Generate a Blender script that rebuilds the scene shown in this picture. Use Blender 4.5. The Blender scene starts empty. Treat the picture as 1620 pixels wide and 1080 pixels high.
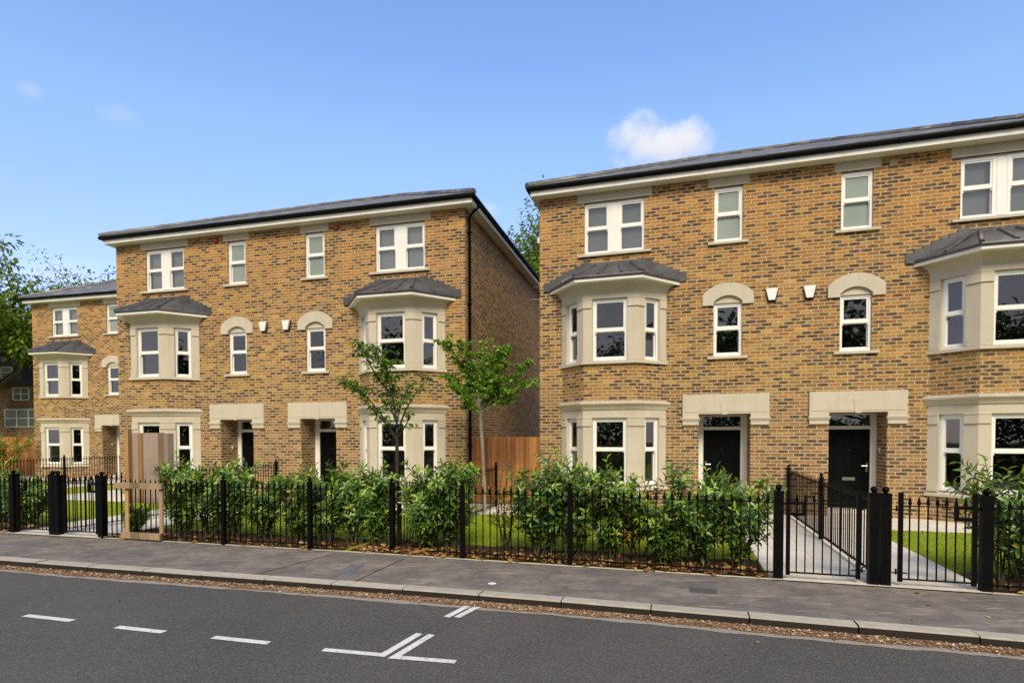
import bpy, math, random
import numpy as np
from mathutils import Vector, Matrix

random.seed(7)
RNG = np.random.default_rng(11)
SC = bpy.context.scene
COL = SC.collection
cos, sin, pi = math.cos, math.sin, math.pi
CAM_H = 1.72

# ------------------------------------------------------------------ houses' frames
HOUSES = {'A': (-.293, 6.02, 12.3), 'B': (-.26, -6.553, 15.769), 'C': (-.242, -15.36, 23.268)}


def W(h, s, t, z=0.0):
    a, x0, y0 = HOUSES[h]
    return Vector((x0 + s * cos(a) - t * sin(a), y0 + s * sin(a) + t * cos(a), z))


# ------------------------------------------------------------------ materials
MATS = {}


def new_mat(name):
    m = bpy.data.materials.new(name)
    m.use_nodes = True
    nt = m.node_tree
    nt.nodes.clear()
    MATS[name] = m
    return m, nt


class N:
    """small helper to write node trees"""
    def __init__(s, nt): s.nt = nt
    def n(s, typ, **kw):
        nd = s.nt.nodes.new(typ)
        for k, v in kw.items():
            if k == 'ins':
                for i, val in v.items():
                    if hasattr(val, 'is_output') or isinstance(val, bpy.types.NodeSocket):
                        s.nt.links.new(val, nd.inputs[i])
                    else:
                        nd.inputs[i].default_value = val
            else:
                setattr(nd, k, v)
        return nd
    def m(s, op, a, b=0.0, c=None, clamp=False):
        ins = {0: a, 1: b}
        if c is not None: ins[2] = c
        return s.n('ShaderNodeMath', operation=op, use_clamp=clamp, ins=ins).outputs[0]
    def noise(s, vec, scale, detail=4, rough=.6, dim='3D'):
        nd = s.n('ShaderNodeTexNoise', noise_dimensions=dim, ins={'Scale': scale, 'Detail': detail, 'Roughness': rough})
        if vec is not None: s.nt.links.new(vec, nd.inputs['Vector'])
        return nd.outputs[0]
    def ramp(s, fac, stops, interp='LINEAR'):
        nd = s.n('ShaderNodeValToRGB', ins={0: fac})
        cr = nd.color_ramp
        cr.interpolation = interp
        while len(cr.elements) > 1: cr.elements.remove(cr.elements[-1])
        cr.elements[0].position = stops[0][0]; cr.elements[0].color = (*stops[0][1], 1)
        for p, c in stops[1:]:
            e = cr.elements.new(p); e.color = (*c, 1)
        return nd.outputs[0]
    def maprange(s, v, a, b, c, d):
        return s.n('ShaderNodeMapRange', ins={0: v, 1: a, 2: b, 3: c, 4: d}).outputs[0]
    def mix(s, fac, a, b, mode='MIX'):
        nd = s.n('ShaderNodeMix', data_type='RGBA', blend_type=mode)
        nd.clamp_factor = True
        for i, val in ((0, fac), (6, a), (7, b)):
            if isinstance(val, bpy.types.NodeSocket): s.nt.links.new(val, nd.inputs[i])
            elif i == 0: nd.inputs[0].default_value = val
            else: nd.inputs[i].default_value = (*val, 1)
        return nd.outputs[2]
    def bump(s, h, strength=.3, dist=.01):
        return s.n('ShaderNodeBump', ins={'Strength': strength, 'Distance': dist, 'Height': h}).outputs[0]
    def pbsdf(s, color, rough=.6, spec=.5, normal=None, metal=0.0, **extra):
        nd = s.n('ShaderNodeBsdfPrincipled')
        for k, v in (('Base Color', color), ('Roughness', rough), ('Specular IOR Level', spec), ('Metallic', metal), *extra.items()):
            if isinstance(v, bpy.types.NodeSocket): s.nt.links.new(v, nd.inputs[k])
            elif isinstance(v, tuple): nd.inputs[k].default_value = (*v, 1) if len(v) == 3 else v
            else: nd.inputs[k].default_value = v
        if normal is not None: s.nt.links.new(normal, nd.inputs['Normal'])
        return nd.outputs[0]
    def out(s, sh):
        o = s.n('ShaderNodeOutputMaterial')
        s.nt.links.new(sh, o.inputs[0])


def obj_co(n): return n.n('ShaderNodeTexCoord').outputs['Object']
def uv_co(n): return n.n('ShaderNodeTexCoord').outputs['UV']
def world_co(n): return n.n('ShaderNodeNewGeometry').outputs['Position']


def simple(name, col, rough=.6, var=.12, scale=6., bump=.0, bscale=60., spec=.5, metal=0., fine=None):
    """painted / plain material with a little real-world unevenness"""
    m, nt = new_mat(name); n = N(nt)
    co = obj_co(n)
    f = n.noise(co, scale, 5)
    c = n.mix(n.maprange(f, .3, .7, 0, 1), tuple(x * (1 - var) for x in col), tuple(min(1, x * (1 + var)) for x in col))
    if fine:
        g = n.noise(co, fine[0], 3)
        c = n.mix(n.maprange(g, .35, .65, 0, fine[1]), c, fine[2])
    nb = None
    if bump: nb = n.bump(n.noise(co, bscale, 4), bump, .01)
    n.out(n.pbsdf(c, n.maprange(f, .3, .7, rough * .85, min(1, rough * 1.15)), spec, nb, metal))
    return m


def brick_mat(name, tones, mortar, dark, darkness=.5):
    m, nt = new_mat(name); n = N(nt)
    uv = uv_co(n)
    sx = n.n('ShaderNodeSeparateXYZ', ins={0: uv})
    u, v = sx.outputs[0], sx.outputs[1]
    # slight waviness so that courses are not ruler straight
    wob = n.noise(uv, 5.0, 2)
    v = n.m('ADD', v, n.m('MULTIPLY', n.m('SUBTRACT', wob, .5), .006))
    fv = n.m('DIVIDE', v, .075)
    row = n.m('FLOOR', fv)
    fu = n.m('ADD', n.m('DIVIDE', u, .225), n.m('MULTIPLY', n.m('FLOORED_MODULO', row, 2.0), .5))
    rowj = n.n('ShaderNodeTexWhiteNoise', noise_dimensions='1D', ins={'W': row}).outputs[0]
    fu = n.m('ADD', fu, n.m('MULTIPLY', rowj, .1))
    colm = n.m('FLOOR', fu)
    du = n.m('MULTIPLY', n.m('FRACT', fu), .225)
    dv = n.m('MULTIPLY', n.m('FRACT', fv), .075)
    eu = n.m('MINIMUM', du, n.m('SUBTRACT', .225, du))
    ev = n.m('MINIMUM', dv, n.m('SUBTRACT', .075, dv))
    d = n.m('MINIMUM', eu, ev)
    d = n.m('ADD', d, n.m('MULTIPLY', n.m('SUBTRACT', n.noise(uv, 45, 2), .5), .006))
    mask = n.maprange(d, .005, .0095, 0, 1)
    cell = n.n('ShaderNodeCombineXYZ', ins={0: colm, 1: row, 2: 0.0}).outputs[0]
    wn = n.n('ShaderNodeTexWhiteNoise', noise_dimensions='2D', ins={'Vector': cell})
    r1, rc = wn.outputs[0], wn.outputs[1]
    big = n.n('ShaderNodeMapping', ins={0: uv, 3: (.35, .75, 1)}).outputs[0]
    lf = n.noise(big, 1.1, 3)
    lf2 = n.noise(n.n('ShaderNodeMapping', ins={0: uv, 3: (.16, .42, 1)}).outputs[0], 1.0, 3)
    tone = n.ramp(r1, tones, 'CONSTANT')
    # batches: some areas yellower, some browner
    # deliveries of brick: duller brown low down, an ochre band, a warmer orange batch for the top storey
    vj = n.m('ADD', sx.outputs[1], n.m('MULTIPLY', n.m('SUBTRACT', lf2, .5), 5.0))
    tone = n.mix(n.maprange(vj, 3.2, 2.2, 0, .55), tone, (.255, .165, .10))
    tone = n.mix(n.m('MULTIPLY', n.maprange(vj, 2.6, 3.1, 0, .5), n.maprange(vj, 4.2, 3.4, 0, 1)), tone, (.46, .27, .07))
    tone = n.mix(n.maprange(vj, 4.6, 6.0, 0, .55), tone, (.46, .20, .035))
    face = n.noise(n.n('ShaderNodeMapping', ins={0: uv, 3: (1, 2.2, 1)}).outputs[0], 24, 5, .7)
    tone = n.mix(n.maprange(n.noise(uv, 33, 4, .7), .50, .66, 0, .55), tone, (.50, .29, .09))
    tone = n.mix(n.maprange(face, .42, .64, 0, .7), tone, (.15, .085, .042))
    # burnt bricks, dark in the middle of the face, gathered in patches
    rs = n.n('ShaderNodeSeparateXYZ', ins={0: rc})
    thr = n.maprange(lf, .30, .70, .16, darkness)
    isd = n.m('LESS_THAN', rs.outputs[1], thr)
    core = n.m('MULTIPLY', n.maprange(eu, .008, .05, .35, 1), n.maprange(n.noise(uv, 18, 3), .3, .6, .4, 1))
    tone = n.mix(n.m('MULTIPLY', isd, core), tone, dark)
    lum = n.maprange(rs.outputs[2], 0, 1, .76, 1.26)
    tone = n.mix(1.0, tone, n.n('ShaderNodeCombineXYZ', ins={0: lum, 1: lum, 2: lum}).outputs[0], 'MULTIPLY')
    mo = n.mix(n.maprange(n.noise(uv, 3, 4), .3, .7, 0, .6), mortar, tuple(x * .72 for x in mortar))
    c = n.mix(mask, mo, tone)
    # streaky weathering
    st = n.n('ShaderNodeMapping', ins={0: uv, 3: (2.2, .25, 1)}).outputs[0]
    c = n.mix(n.maprange(n.noise(st, 1.6, 5), .45, .75, 0, .22), c, (.16, .11, .065))
    h = n.m('ADD', n.m('MULTIPLY', mask, 1.0), n.m('MULTIPLY', n.noise(uv, 70, 4), .35))
    n.out(n.pbsdf(c, .88, .25, n.bump(h, .55, .008)))
    return m


YT = [(0, (.46, .265, .07)), (.14, (.42, .195, .05)), (.28, (.44, .275, .095)), (.42, (.34, .145, .048)), (.54, (.31, .195, .075)), (.66, (.30, .15, .08)), (.76, (.42, .175, .045)), (.86, (.22, .135, .065)), (.95, (.50, .33, .12))]
brick_mat('yellow_stock_brick', YT, (.62, .49, .28), (.062, .046, .042), .55)
brick_mat('dark_brown_brick', [(0, (.11, .055, .035)), (.5, (.085, .04, .028)), (.8, (.06, .035, .03))], (.12, .09, .07), (.03, .025, .025), .3)

m, nt = new_mat('cast_stone'); n = N(nt); co = obj_co(n)
c = n.mix(n.maprange(n.noise(co, 2.2, 5), .3, .7, 0, 1), (.53, .478, .378), (.60, .545, .44))
c = n.mix(n.maprange(n.noise(co, 40, 4), .4, .7, 0, .3), c, (.48, .43, .335))
c = n.mix(n.maprange(n.noise(n.n('ShaderNodeMapping', ins={0: co, 3: (9, 9, .7)}).outputs[0], 1.0, 5, .65), .52, .72, 0, .35), c, (.42, .365, .27))
n.out(n.pbsdf(c, .85, .25, n.bump(n.noise(co, 120, 4), .25, .01)))
simple('white_frame', (.82, .82, .79), .35, .02, 3)
simple('white_board', (.80, .79, .74), .5, .03, 2)
simple('soffit_white', (.70, .67, .60), .6, .04, 2)
simple('black_gloss', (.003, .003, .0035), .32, .1, 3, spec=.16)
simple('black_iron', (.0035, .0035, .004), .5, .3, 14, .2, 160, .09)
simple('gutter_black', (.003, .003, .0035), .55, .2, 5, spec=.12)
simple('lead_sheet', (.065, .065, .07), .5, .45, 4, .4, 14, .5, .2, fine=(2.5, .4, (.14, .14, .145)))
simple('silver_metal', (.62, .61, .58), .25, .06, 9, spec=.6, metal=.9)
simple('galvanised', (.55, .57, .60), .45, .1, 9, spec=.5, metal=.5)
simple('added_blind_cloth', (.80, .78, .80), .9, .05, 3)
simple('plaster', (.62, .58, .52), .9, .06, 2)
simple('floor_boards', (.22, .15, .09), .5, .2, 5)
simple('white_plastic', (.80, .80, .78), .35, .03, 8)
simple('red_plastic', (.40, .035, .025), .45, .1, 8)
simple('beige_vent', (.52, .42, .24), .7, .08, 9)
m, nt = new_mat('marking_paint'); n = N(nt); co = world_co(n)
c = n.mix(n.maprange(n.noise(co, 6, 5), .3, .7, 0, 1), (.62, .61, .56), (.78, .77, .72))
c = n.mix(n.maprange(n.noise(co, 55, 5, .75), .54, .64, 0, .8), c, (.16, .15, .14))
c = n.mix(n.maprange(n.noise(co, 9, 5, .7), .56, .7, 0, .7), c, (.30, .285, .26))
n.out(n.pbsdf(c, .75, .3, n.bump(n.noise(co, 120, 3), .3, .004)))
simple('chalk_paint', (.26, .245, .225), .9, .1, 9, fine=(30, .8, (.16, .15, .14)))
simple('cover_metal', (.15, .155, .16), .6, .2, 14, .4, 160)
simple('patch_tarmac', (.085, .08, .076), .9, .2, 30, .5, 220)
simple('number_etch', (.02, .02, .0195), .5, .05, 5)
simple('white_pebble', (.75, .74, .70), .8, .1, 9)
simple('bark_dark', (.045, .034, .026), .9, .35, 25, .5, 60, .2)
simple('bark_pale', (.27, .235, .18), .85, .25, 18, .35, 60, .2)
simple('green_stem', (.075, .075, .03), .8, .3, 18)
simple('roof_tile_dark', (.04, .033, .03), .85, .3, 3, .3, 14)
simple('far_pane', (.07, .085, .075), .2, .2, 2)
simple('white_window_far', (.42, .44, .42), .5, .03, 3)


def timber(name, c1, c2, board, rough=.75):
    m, nt = new_mat(name); n = N(nt)
    uv = uv_co(n)
    sx = n.n('ShaderNodeSeparateXYZ', ins={0: uv})
    bi = n.m('FLOOR', n.m('DIVIDE', sx.outputs[0], board))
    r = n.n('ShaderNodeTexWhiteNoise', noise_dimensions='1D', ins={'W': bi})
    off = n.n('ShaderNodeVectorMath', operation='ADD', ins={0: uv, 1: r.outputs[1]}).outputs[0]
    mp = n.n('ShaderNodeMapping', ins={0: off, 3: (38, 1.6, 1)}).outputs[0]
    g = n.noise(mp, 1.0, 6, .65)
    c = n.mix(n.maprange(g, .3, .7, 0, 1), c1, c2)
    lum = n.maprange(r.outputs[0], 0, 1, .6, 1.2)
    c = n.mix(1.0, c, n.n('ShaderNodeCombineXYZ', ins={0: lum, 1: lum, 2: lum}).outputs[0], 'MULTIPLY')
    c = n.mix(n.maprange(n.noise(off, 3.0, 4), .55, .75, 0, .5), c, tuple(x * .5 for x in c2))
    n.out(n.pbsdf(c, rough, .3, n.bump(g, .25, .004)))


timber('orange_boards', (.50, .225, .075), (.32, .125, .04), .105)
timber('sawn_batten', (.37, .265, .165), (.27, .185, .11), .2)
timber('raw_ply', (.43, .335, .27), (.33, .25, .20), 1.0)
timber('fresh_batten', (.47, .29, .13), (.36, .21, .085), .3)


def slate_mat():
    m, nt = new_mat('roof_slate'); n = N(nt)
    uv = uv_co(n)
    sx = n.n('ShaderNodeSeparateXYZ', ins={0: uv})
    fv = n.m('DIVIDE', sx.outputs[1], .2)
    row = n.m('FLOOR', fv)
    fu = n.m('ADD', n.m('DIVIDE', sx.outputs[0], .3), n.m('MULTIPLY', n.m('FLOORED_MODULO', row, 2.0), .5))
    cell = n.n('ShaderNodeCombineXYZ', ins={0: n.m('FLOOR', fu), 1: row, 2: 0.0}).outputs[0]
    r = n.n('ShaderNodeTexWhiteNoise', noise_dimensions='2D', ins={'Vector': cell})
    c = n.ramp(r.outputs[0], [(0, (.07, .07, .07)), (.3, (.17, .165, .157)), (.55, (.05, .05, .053)), (.75, (.12, .12, .12)), (1, (.28, .27, .25))])
    c = n.mix(n.maprange(n.noise(uv, 9, 5), .4, .7, 0, .5), c, (.2, .195, .18))
    fr = n.m('FRACT', fv)
    h = n.m('ADD', n.m('MULTIPLY', n.m('SUBTRACT', 1.0, fr), 1.0), n.m('MULTIPLY', r.outputs[0], .6))
    joint = n.maprange(n.m('MINIMUM', n.m('FRACT', fu), fr), .0, .05, .35, 1)
    c = n.mix(1.0, c, n.n('ShaderNodeCombineXYZ', ins={0: joint, 1: joint, 2: joint}).outputs[0], 'MULTIPLY')
    n.out(n.pbsdf(c, .6, .4, n.bump(h, .7, .012)))


slate_mat()


def glass_mat(name, tint, refl):
    m, nt = new_mat(name); n = N(nt)
    fr = n.n('ShaderNodeFresnel', ins={'IOR': 1.55}).outputs[0]
    f = n.m('ADD', n.m('MULTIPLY', fr, 1.6), refl, clamp=True)
    nb = n.bump(n.noise(obj_co(n), 1.6, 2), .05, .02)
    gl = n.n('ShaderNodeBsdfGlossy', ins={'Color': (.95, .97, 1, 1), 'Roughness': .012})
    nt.links.new(nb, gl.inputs['Normal'])
    tr = n.n('ShaderNodeBsdfTransparent', ins={0: (*tint, 1)})
    mx = n.n('ShaderNodeMixShader', ins={0: f, 1: tr.outputs[0], 2: gl.outputs[0]})
    n.out(mx.outputs[0])


glass_mat('window_glass', (.72, .77, .73), .06)


def frosted():
    m, nt = new_mat('frosted_glass'); n = N(nt)
    c = n.mix(n.maprange(n.noise(obj_co(n), 1.5, 2), .3, .7, 0, 1), (.21, .275, .24), (.27, .315, .29))
    n.out(n.pbsdf(c, .25, .6))


frosted()


def ground_mats():
    # carriageway: new dark asphalt with visible aggregate
    m, nt = new_mat('road_asphalt'); n = N(nt); co = world_co(n)
    f = n.noise(co, 240, 3, .7); g = n.noise(co, 2.2, 5); g2 = n.noise(co, .5, 3)
    vor = n.n('ShaderNodeTexVoronoi', ins={'Vector': co, 'Scale': 120.0})
    gr = n.noise(co, 75, 3, .75)
    f = n.m('ADD', n.m('MULTIPLY', f, .45), n.m('MULTIPLY', gr, .55))
    c = n.mix(n.maprange(f, .40, .61, 0, 1), (.040, .036, .033), (.185, .17, .152))
    c = n.mix(n.maprange(g, .35, .7, 0, .45), c, (.09, .082, .074))
    c = n.mix(n.maprange(g2, .35, .65, 0, .3), c, (.03, .03, .032))
    ch = n.n('ShaderNodeSeparateXYZ', ins={0: vor.outputs[1]}).outputs[0]
    c = n.mix(n.m('MULTIPLY', n.m('GREATER_THAN', ch, .93), .55), c, (.22, .215, .205))
    h = n.m('ADD', f, n.m('MULTIPLY', vor.outputs[0], 1.2))
    n.out(n.pbsdf(c, .82, .35, n.bump(h, .8, .006)))
    # footway: older, browner, worn and stained
    m, nt = new_mat('footway_asphalt'); n = N(nt); co = world_co(n)
    f = n.m('ADD', n.m('MULTIPLY', n.noise(co, 190, 3, .7), .5), n.m('MULTIPLY', n.noise(co, 60, 3, .75), .5)); g = n.noise(co, 1.5, 6, .65); g2 = n.noise(co, 5.5, 6, .7)
    mp = n.n('ShaderNodeMapping', ins={0: co, 2: (0, 0, .29), 3: (.8, 3.2, 1)}).outputs[0]
    sc = n.noise(mp, 3.0, 6, .7)
    c = n.mix(n.maprange(f, .40, .62, 0, 1), (.095, .084, .076), (.205, .181, .161))
    c = n.mix(n.maprange(g, .42, .64, 0, .65), c, (.31, .26, .21))
    c = n.mix(n.maprange(g2, .50, .68, 0, .65), c, (.085, .077, .07))
    c = n.mix(n.maprange(sc, .54, .68, 0, .7), c, (.38, .33, .27))
    n.out(n.pbsdf(c, .88, .3, n.bump(f, .6, .005)))
    # kerb stones
    m, nt = new_mat('kerb_stone'); n = N(nt); co = world_co(n)
    g = n.noise(co, 7, 6, .7); f = n.noise(co, 110, 3)
    rnd = n.n('ShaderNodeNewGeometry').outputs['Random Per Island']
    c = n.mix(n.maprange(g, .3, .7, 0, 1), (.40, .355, .285), (.56, .51, .41))
    c = n.mix(n.maprange(rnd, 0, 1, 0, .35), c, (.24, .22, .20))
    c = n.mix(n.maprange(f, .4, .7, 0, .3), c, (.2, .185, .165))
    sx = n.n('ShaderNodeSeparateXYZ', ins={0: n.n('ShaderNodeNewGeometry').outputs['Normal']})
    c = n.mix(n.maprange(sx.outputs[2], .2, .8, .97, 0), c, (.012, .010, .009))   # upright faces much darker than the tops
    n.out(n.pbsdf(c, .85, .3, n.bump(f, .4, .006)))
    # paving slabs
    m, nt = new_mat('path_slabs'); n = N(nt)
    co = obj_co(n)
    bt = n.n('ShaderNodeTexBrick', ins={'Vector': co, 'Color1': (.74, .685, .59, 1), 'Color2': (.67, .62, .53, 1), 'Mortar': (.33, .31, .26, 1),
             'Scale': 1.0, 'Mortar Size': .005, 'Brick Width': .9, 'Row Height': .6, 'Bias': 0.0})
    g = n.noise(co, 2.5, 6, .7)
    c = n.mix(n.maprange(g, .4, .75, 0, .55), bt.outputs[0], (.54, .49, .41))
    n.out(n.pbsdf(c, .8, .3, n.bump(n.noise(co, 90, 3), .2, .004)))
    # concrete edging
    m, nt = new_mat('concrete_edge'); n = N(nt); co = world_co(n)
    c = n.mix(n.maprange(n.noise(co, 5, 6, .7), .3, .7, 0, 1), (.70, .64, .53), (.54, .49, .41))
    n.out(n.pbsdf(c, .88, .25, n.bump(n.noise(co, 120, 3), .3, .004)))
    # lawn
    m, nt = new_mat('lawn_grass'); n = N(nt); co = world_co(n)
    g = n.noise(co, 3.0, 5); f = n.noise(co, 130, 4, .75)
    c = n.mix(n.maprange(f, .3, .7, 0, 1), (.19, .27, .012), (.42, .50, .035))
    c = n.mix(n.maprange(g, .35, .7, 0, .5), c, (.40, .41, .04))
    n.out(n.pbsdf(c, .8, .2, n.bump(f, .9, .03)))
    # soil bed
    m, nt = new_mat('bed_soil'); n = N(nt); co = world_co(n)
    f = n.noise(co, 60, 5, .75)
    c = n.mix(n.maprange(f, .35, .65, 0, 1), (.035, .023, .016), (.13, .08, .045))
    n.out(n.pbsdf(c, .95, .1, n.bump(f, .9, .03)))
    # gutter silt with leaf crumbs
    m, nt = new_mat('gutter_silt'); n = N(nt); co = world_co(n)
    f = n.noise(co, 75, 5, .75); g = n.noise(co, 16, 4)
    c = n.mix(n.maprange(f, .35, .65, 0, 1), (.15, .08, .045), (.48, .33, .20))
    c = n.mix(n.maprange(g, .4, .65, 0, .5), c, (.22, .105, .06))
    n.out(n.pbsdf(c, .95, .1, n.bump(f, 1.0, .02)))
    m, nt = new_mat('old_channel'); n = N(nt); co = world_co(n)
    f = n.noise(co, 90, 4, .7)
    c = n.mix(n.maprange(f, .35, .65, 0, 1), (.22, .19, .16), (.40, .35, .295))
    n.out(n.pbsdf(c, .9, .2, n.bump(f, .6, .008)))
    m, nt = new_mat('far_ground'); n = N(nt); co = world_co(n)
    c = n.mix(n.maprange(n.noise(co, .6, 6), .35, .65, 0, 1), (.05, .075, .02), (.10, .11, .04))
    n.out(n.pbsdf(c, .95, .1))


ground_mats()


def leaf_mat(name, stops, rough=.4, spec=.5, trans=.25):
    m, nt = new_mat(name); n = N(nt)
    rnd = n.n('ShaderNodeNewGeometry').outputs['Random Per Island']
    c = n.ramp(rnd, stops)
    p = n.pbsdf(c, rough, spec)
    tr = n.n('ShaderNodeBsdfTranslucent')
    tc = n.mix(1.0, c, (1.0, 1.0, .45), 'MULTIPLY')
    nt.links.new(tc, tr.inputs[0])
    mx = n.n('ShaderNodeMixShader', ins={0: trans, 1: p, 2: tr.outputs[0]})
    n.out(mx.outputs[0])


leaf_mat('laurel_leaf', [(0, (.045, .11, .016)), (.35, (.08, .175, .024)), (.7, (.13, .245, .035)), (.975, (.19, .30, .05)), (.99, (.42, .30, .03)), (1, (.5, .33, .04))], .27, .6, .25)
leaf_mat('laurel_shoot', [(0, (.21, .38, .035)), (.5, (.34, .52, .055)), (1, (.46, .60, .10))], .32, .5, .35)
leaf_mat('amber_leaf', [(0, (.35, .13, .03)), (.4, (.45, .19, .04)), (.7, (.22, .16, .04)), (1, (.12, .16, .03))], .5, .3, .35)
leaf_mat('yellowing_leaf', [(0, (.42, .34, .04)), (.35, (.22, .27, .04)), (.7, (.42, .24, .04)), (1, (.16, .22, .03))], .5, .3, .35)
leaf_mat('sapling_leaf', [(0, (.11, .23, .022)), (.5, (.20, .36, .04)), (1, (.34, .50, .08))], .4, .4, .35)
leaf_mat('sapling_leaf_dark', [(0, (.06, .15, .02)), (.5, (.13, .26, .032)), (1, (.27, .40, .06))], .4, .4, .35)
leaf_mat('tall_tree_leaf', [(0, (.10, .17, .015)), (.5, (.18, .27, .03)), (1, (.30, .38, .06))], .5, .3, .35)
leaf_mat('lime_tree_leaf', [(0, (.12, .20, .02)), (.5, (.19, .29, .035)), (1, (.30, .38, .06))], .5, .3, .4)
leaf_mat('street_tree_leaf', [(0, (.025, .05, .01)), (.5, (.04, .08, .014)), (1, (.075, .12, .025))], .5, .3, .25)
leaf_mat('fallen_leaf', [(0, (.14, .06, .03)), (.3, (.26, .12, .05)), (.55, (.40, .22, .09)), (.8, (.52, .30, .05)), (1, (.42, .33, .20))], .8, .2, .1)
leaf_mat('leaf_crumb', [(0, (.17, .08, .045)), (.35, (.34, .19, .10)), (.7, (.50, .34, .20)), (1, (.62, .50, .34))], .9, .1, .05)
leaf_mat('grass_blade', [(0, (.20, .32, .012)), (.5, (.34, .46, .025)), (1, (.50, .55, .06))], .6, .2, .3)


# ------------------------------------------------------------------ mesh builder
class MB:
    def __init__(s, T=None):
        s.v = []; s.f = []; s.mi = []; s.T = T; s.cm = 0
    def p(s, co):
        if s.T: co = s.T(*co)
        s.v.append(tuple(co)); return len(s.v) - 1
    def face(s, *pts):
        s.f.append([s.p(q) for q in pts]); s.mi.append(s.cm)
    def box(s, x0, x1, y0, y1, z0, z1, skip=''):
        x0, x1 = min(x0, x1), max(x0, x1); y0, y1 = min(y0, y1), max(y0, y1); z0, z1 = min(z0, z1), max(z0, z1)
        if 'F' not in skip: s.face((x0, y0, z0), (x1, y0, z0), (x1, y0, z1), (x0, y0, z1))
        if 'B' not in skip: s.face((x1, y1, z0), (x0, y1, z0), (x0, y1, z1), (x1, y1, z1))
        if 'L' not in skip: s.face((x0, y1, z0), (x0, y0, z0), (x0, y0, z1), (x0, y1, z1))
        if 'R' not in skip: s.face((x1, y0, z0), (x1, y1, z0), (x1, y1, z1), (x1, y0, z1))
        if 'T' not in skip: s.face((x0, y0, z1), (x1, y0, z1), (x1, y1, z1), (x0, y1, z1))
        if 'D' not in skip: s.face((x0, y1, z0), (x1, y1, z0), (x1, y0, z0), (x0, y0, z0))
    def prism_y(s, poly, y0, y1, caps=True):
        """poly: (x,z) counter-clockwise seen from -y; extruded from y0 (front) to y1"""
        k = len(poly)
        if caps:
            s.face(*[(x, y0, z) for x, z in poly]); s.face(*[(x, y1, z) for x, z in reversed(poly)])
        for i in range(k):
            a, b = poly[i], poly[(i + 1) % k]
            s.face((b[0], y0, b[1]), (a[0], y0, a[1]), (a[0], y1, a[1]), (b[0], y1, b[1]))
    def tube(s, pts, r, k=8, caps=True, r2=None):
        pts = [Vector(q) for q in pts]; rings = []
        m = len(pts)
        up = Vector((0, 0, 1))
        for i, q in enumerate(pts):
            d = (pts[min(i + 1, m - 1)] - pts[max(i - 1, 0)]).normalized()
            a = d.cross(up)
            if a.length < .05: a = d.cross(Vector((0, 1, 0)))
            a.normalize(); b = a.cross(d)
            rr = r[i] if isinstance(r, (list, tuple)) else (r if r2 is None else r + (r2 - r) * i / (m - 1))
            rings.append([s.p(q + a * rr * cos(2 * pi * j / k) + b * rr * sin(2 * pi * j / k)) for j in range(k)])
        for i in range(m - 1):
            for j in range(k):
                s.f.append([rings[i][j], rings[i][(j + 1) % k], rings[i + 1][(j + 1) % k], rings[i + 1][j]]); s.mi.append(s.cm)
        if caps:
            s.f.append(rings[0][::-1]); s.mi.append(s.cm); s.f.append(rings[-1][:]); s.mi.append(s.cm)
    def lathe(s, c, prof, k=12):
        rings = []
        for r, z in prof:
            rings.append([s.p((c[0] + r * cos(2 * pi * j / k), c[1] + r * sin(2 * pi * j / k), c[2] + z)) for j in range(k)])
        for i in range(len(prof) - 1):
            for j in range(k):
                s.f.append([rings[i][j], rings[i][(j + 1) % k], rings[i + 1][(j + 1) % k], rings[i + 1][j]]); s.mi.append(s.cm)
        s.f.append(rings[0][::-1]); s.mi.append(s.cm); s.f.append(rings[-1][:]); s.mi.append(s.cm)
    def build(s, name, mats, parent=None, smooth=False, loc=None):
        me = bpy.data.meshes.new(name)
        me.from_pydata(s.v, [], s.f)
        if isinstance(mats, str): mats = [mats]
        for q in mats: me.materials.append(MATS[q])
        me.polygons.foreach_set('material_index', s.mi)
        if smooth: me.polygons.foreach_set('use_smooth', [True] * len(s.f))
        autouv(me)
        o = bpy.data.objects.new(name, me); COL.objects.link(o)
        if parent: o.parent = parent
        if loc is not None: o.location = loc
        return o


def autouv(me):
    uvl = me.uv_layers.new(name='UVMap')
    nl = len(me.loops)
    co = np.empty(len(me.vertices) * 3); me.vertices.foreach_get('co', co); co = co.reshape(-1, 3)
    vi = np.empty(nl, dtype=np.int64); me.loops.foreach_get('vertex_index', vi)
    nrm = np.empty(len(me.polygons) * 3); me.polygons.foreach_get('normal', nrm); nrm = nrm.reshape(-1, 3)
    lt = np.empty(len(me.polygons), dtype=np.int64); me.polygons.foreach_get('loop_total', lt)
    n = np.repeat(nrm, lt, axis=0)
    t = np.stack([-n[:, 1], n[:, 0], np.zeros(nl)], 1)
    L = np.linalg.norm(t, axis=1)
    flat = L < .05
    t[flat] = (1, 0, 0); L[flat] = 1
    t /= L[:, None]
    b = np.cross(n, t)
    b[flat] = (0, 1, 0)
    P = co[vi]
    uv = np.stack([(P * t).sum(1), (P * b).sum(1)], 1)
    uvl.data.foreach_set('uv', uv.ravel())


def empty(name, label, cat, loc=(0, 0, 0), rz=0., group=None):
    o = bpy.data.objects.new(name, None); COL.objects.link(o)
    o.location = loc; o.rotation_euler = (0, 0, rz)
    o['label'] = label; o['category'] = cat
    if group: o['group'] = group
    return o


def tag(o, label, cat, group=None, kind=None):
    o['label'] = label; o['category'] = cat
    if group: o['group'] = group
    if kind: o['kind'] = kind
    return o


def struct(o, label=None):
    o['kind'] = 'structure'
    if label: o['label'] = label
    return o


def copy_tree(o, parent=None):
    c = o.copy(); COL.objects.link(c); c.parent = parent
    for ch in list(o.children): copy_tree(ch, c)
    return c


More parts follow.
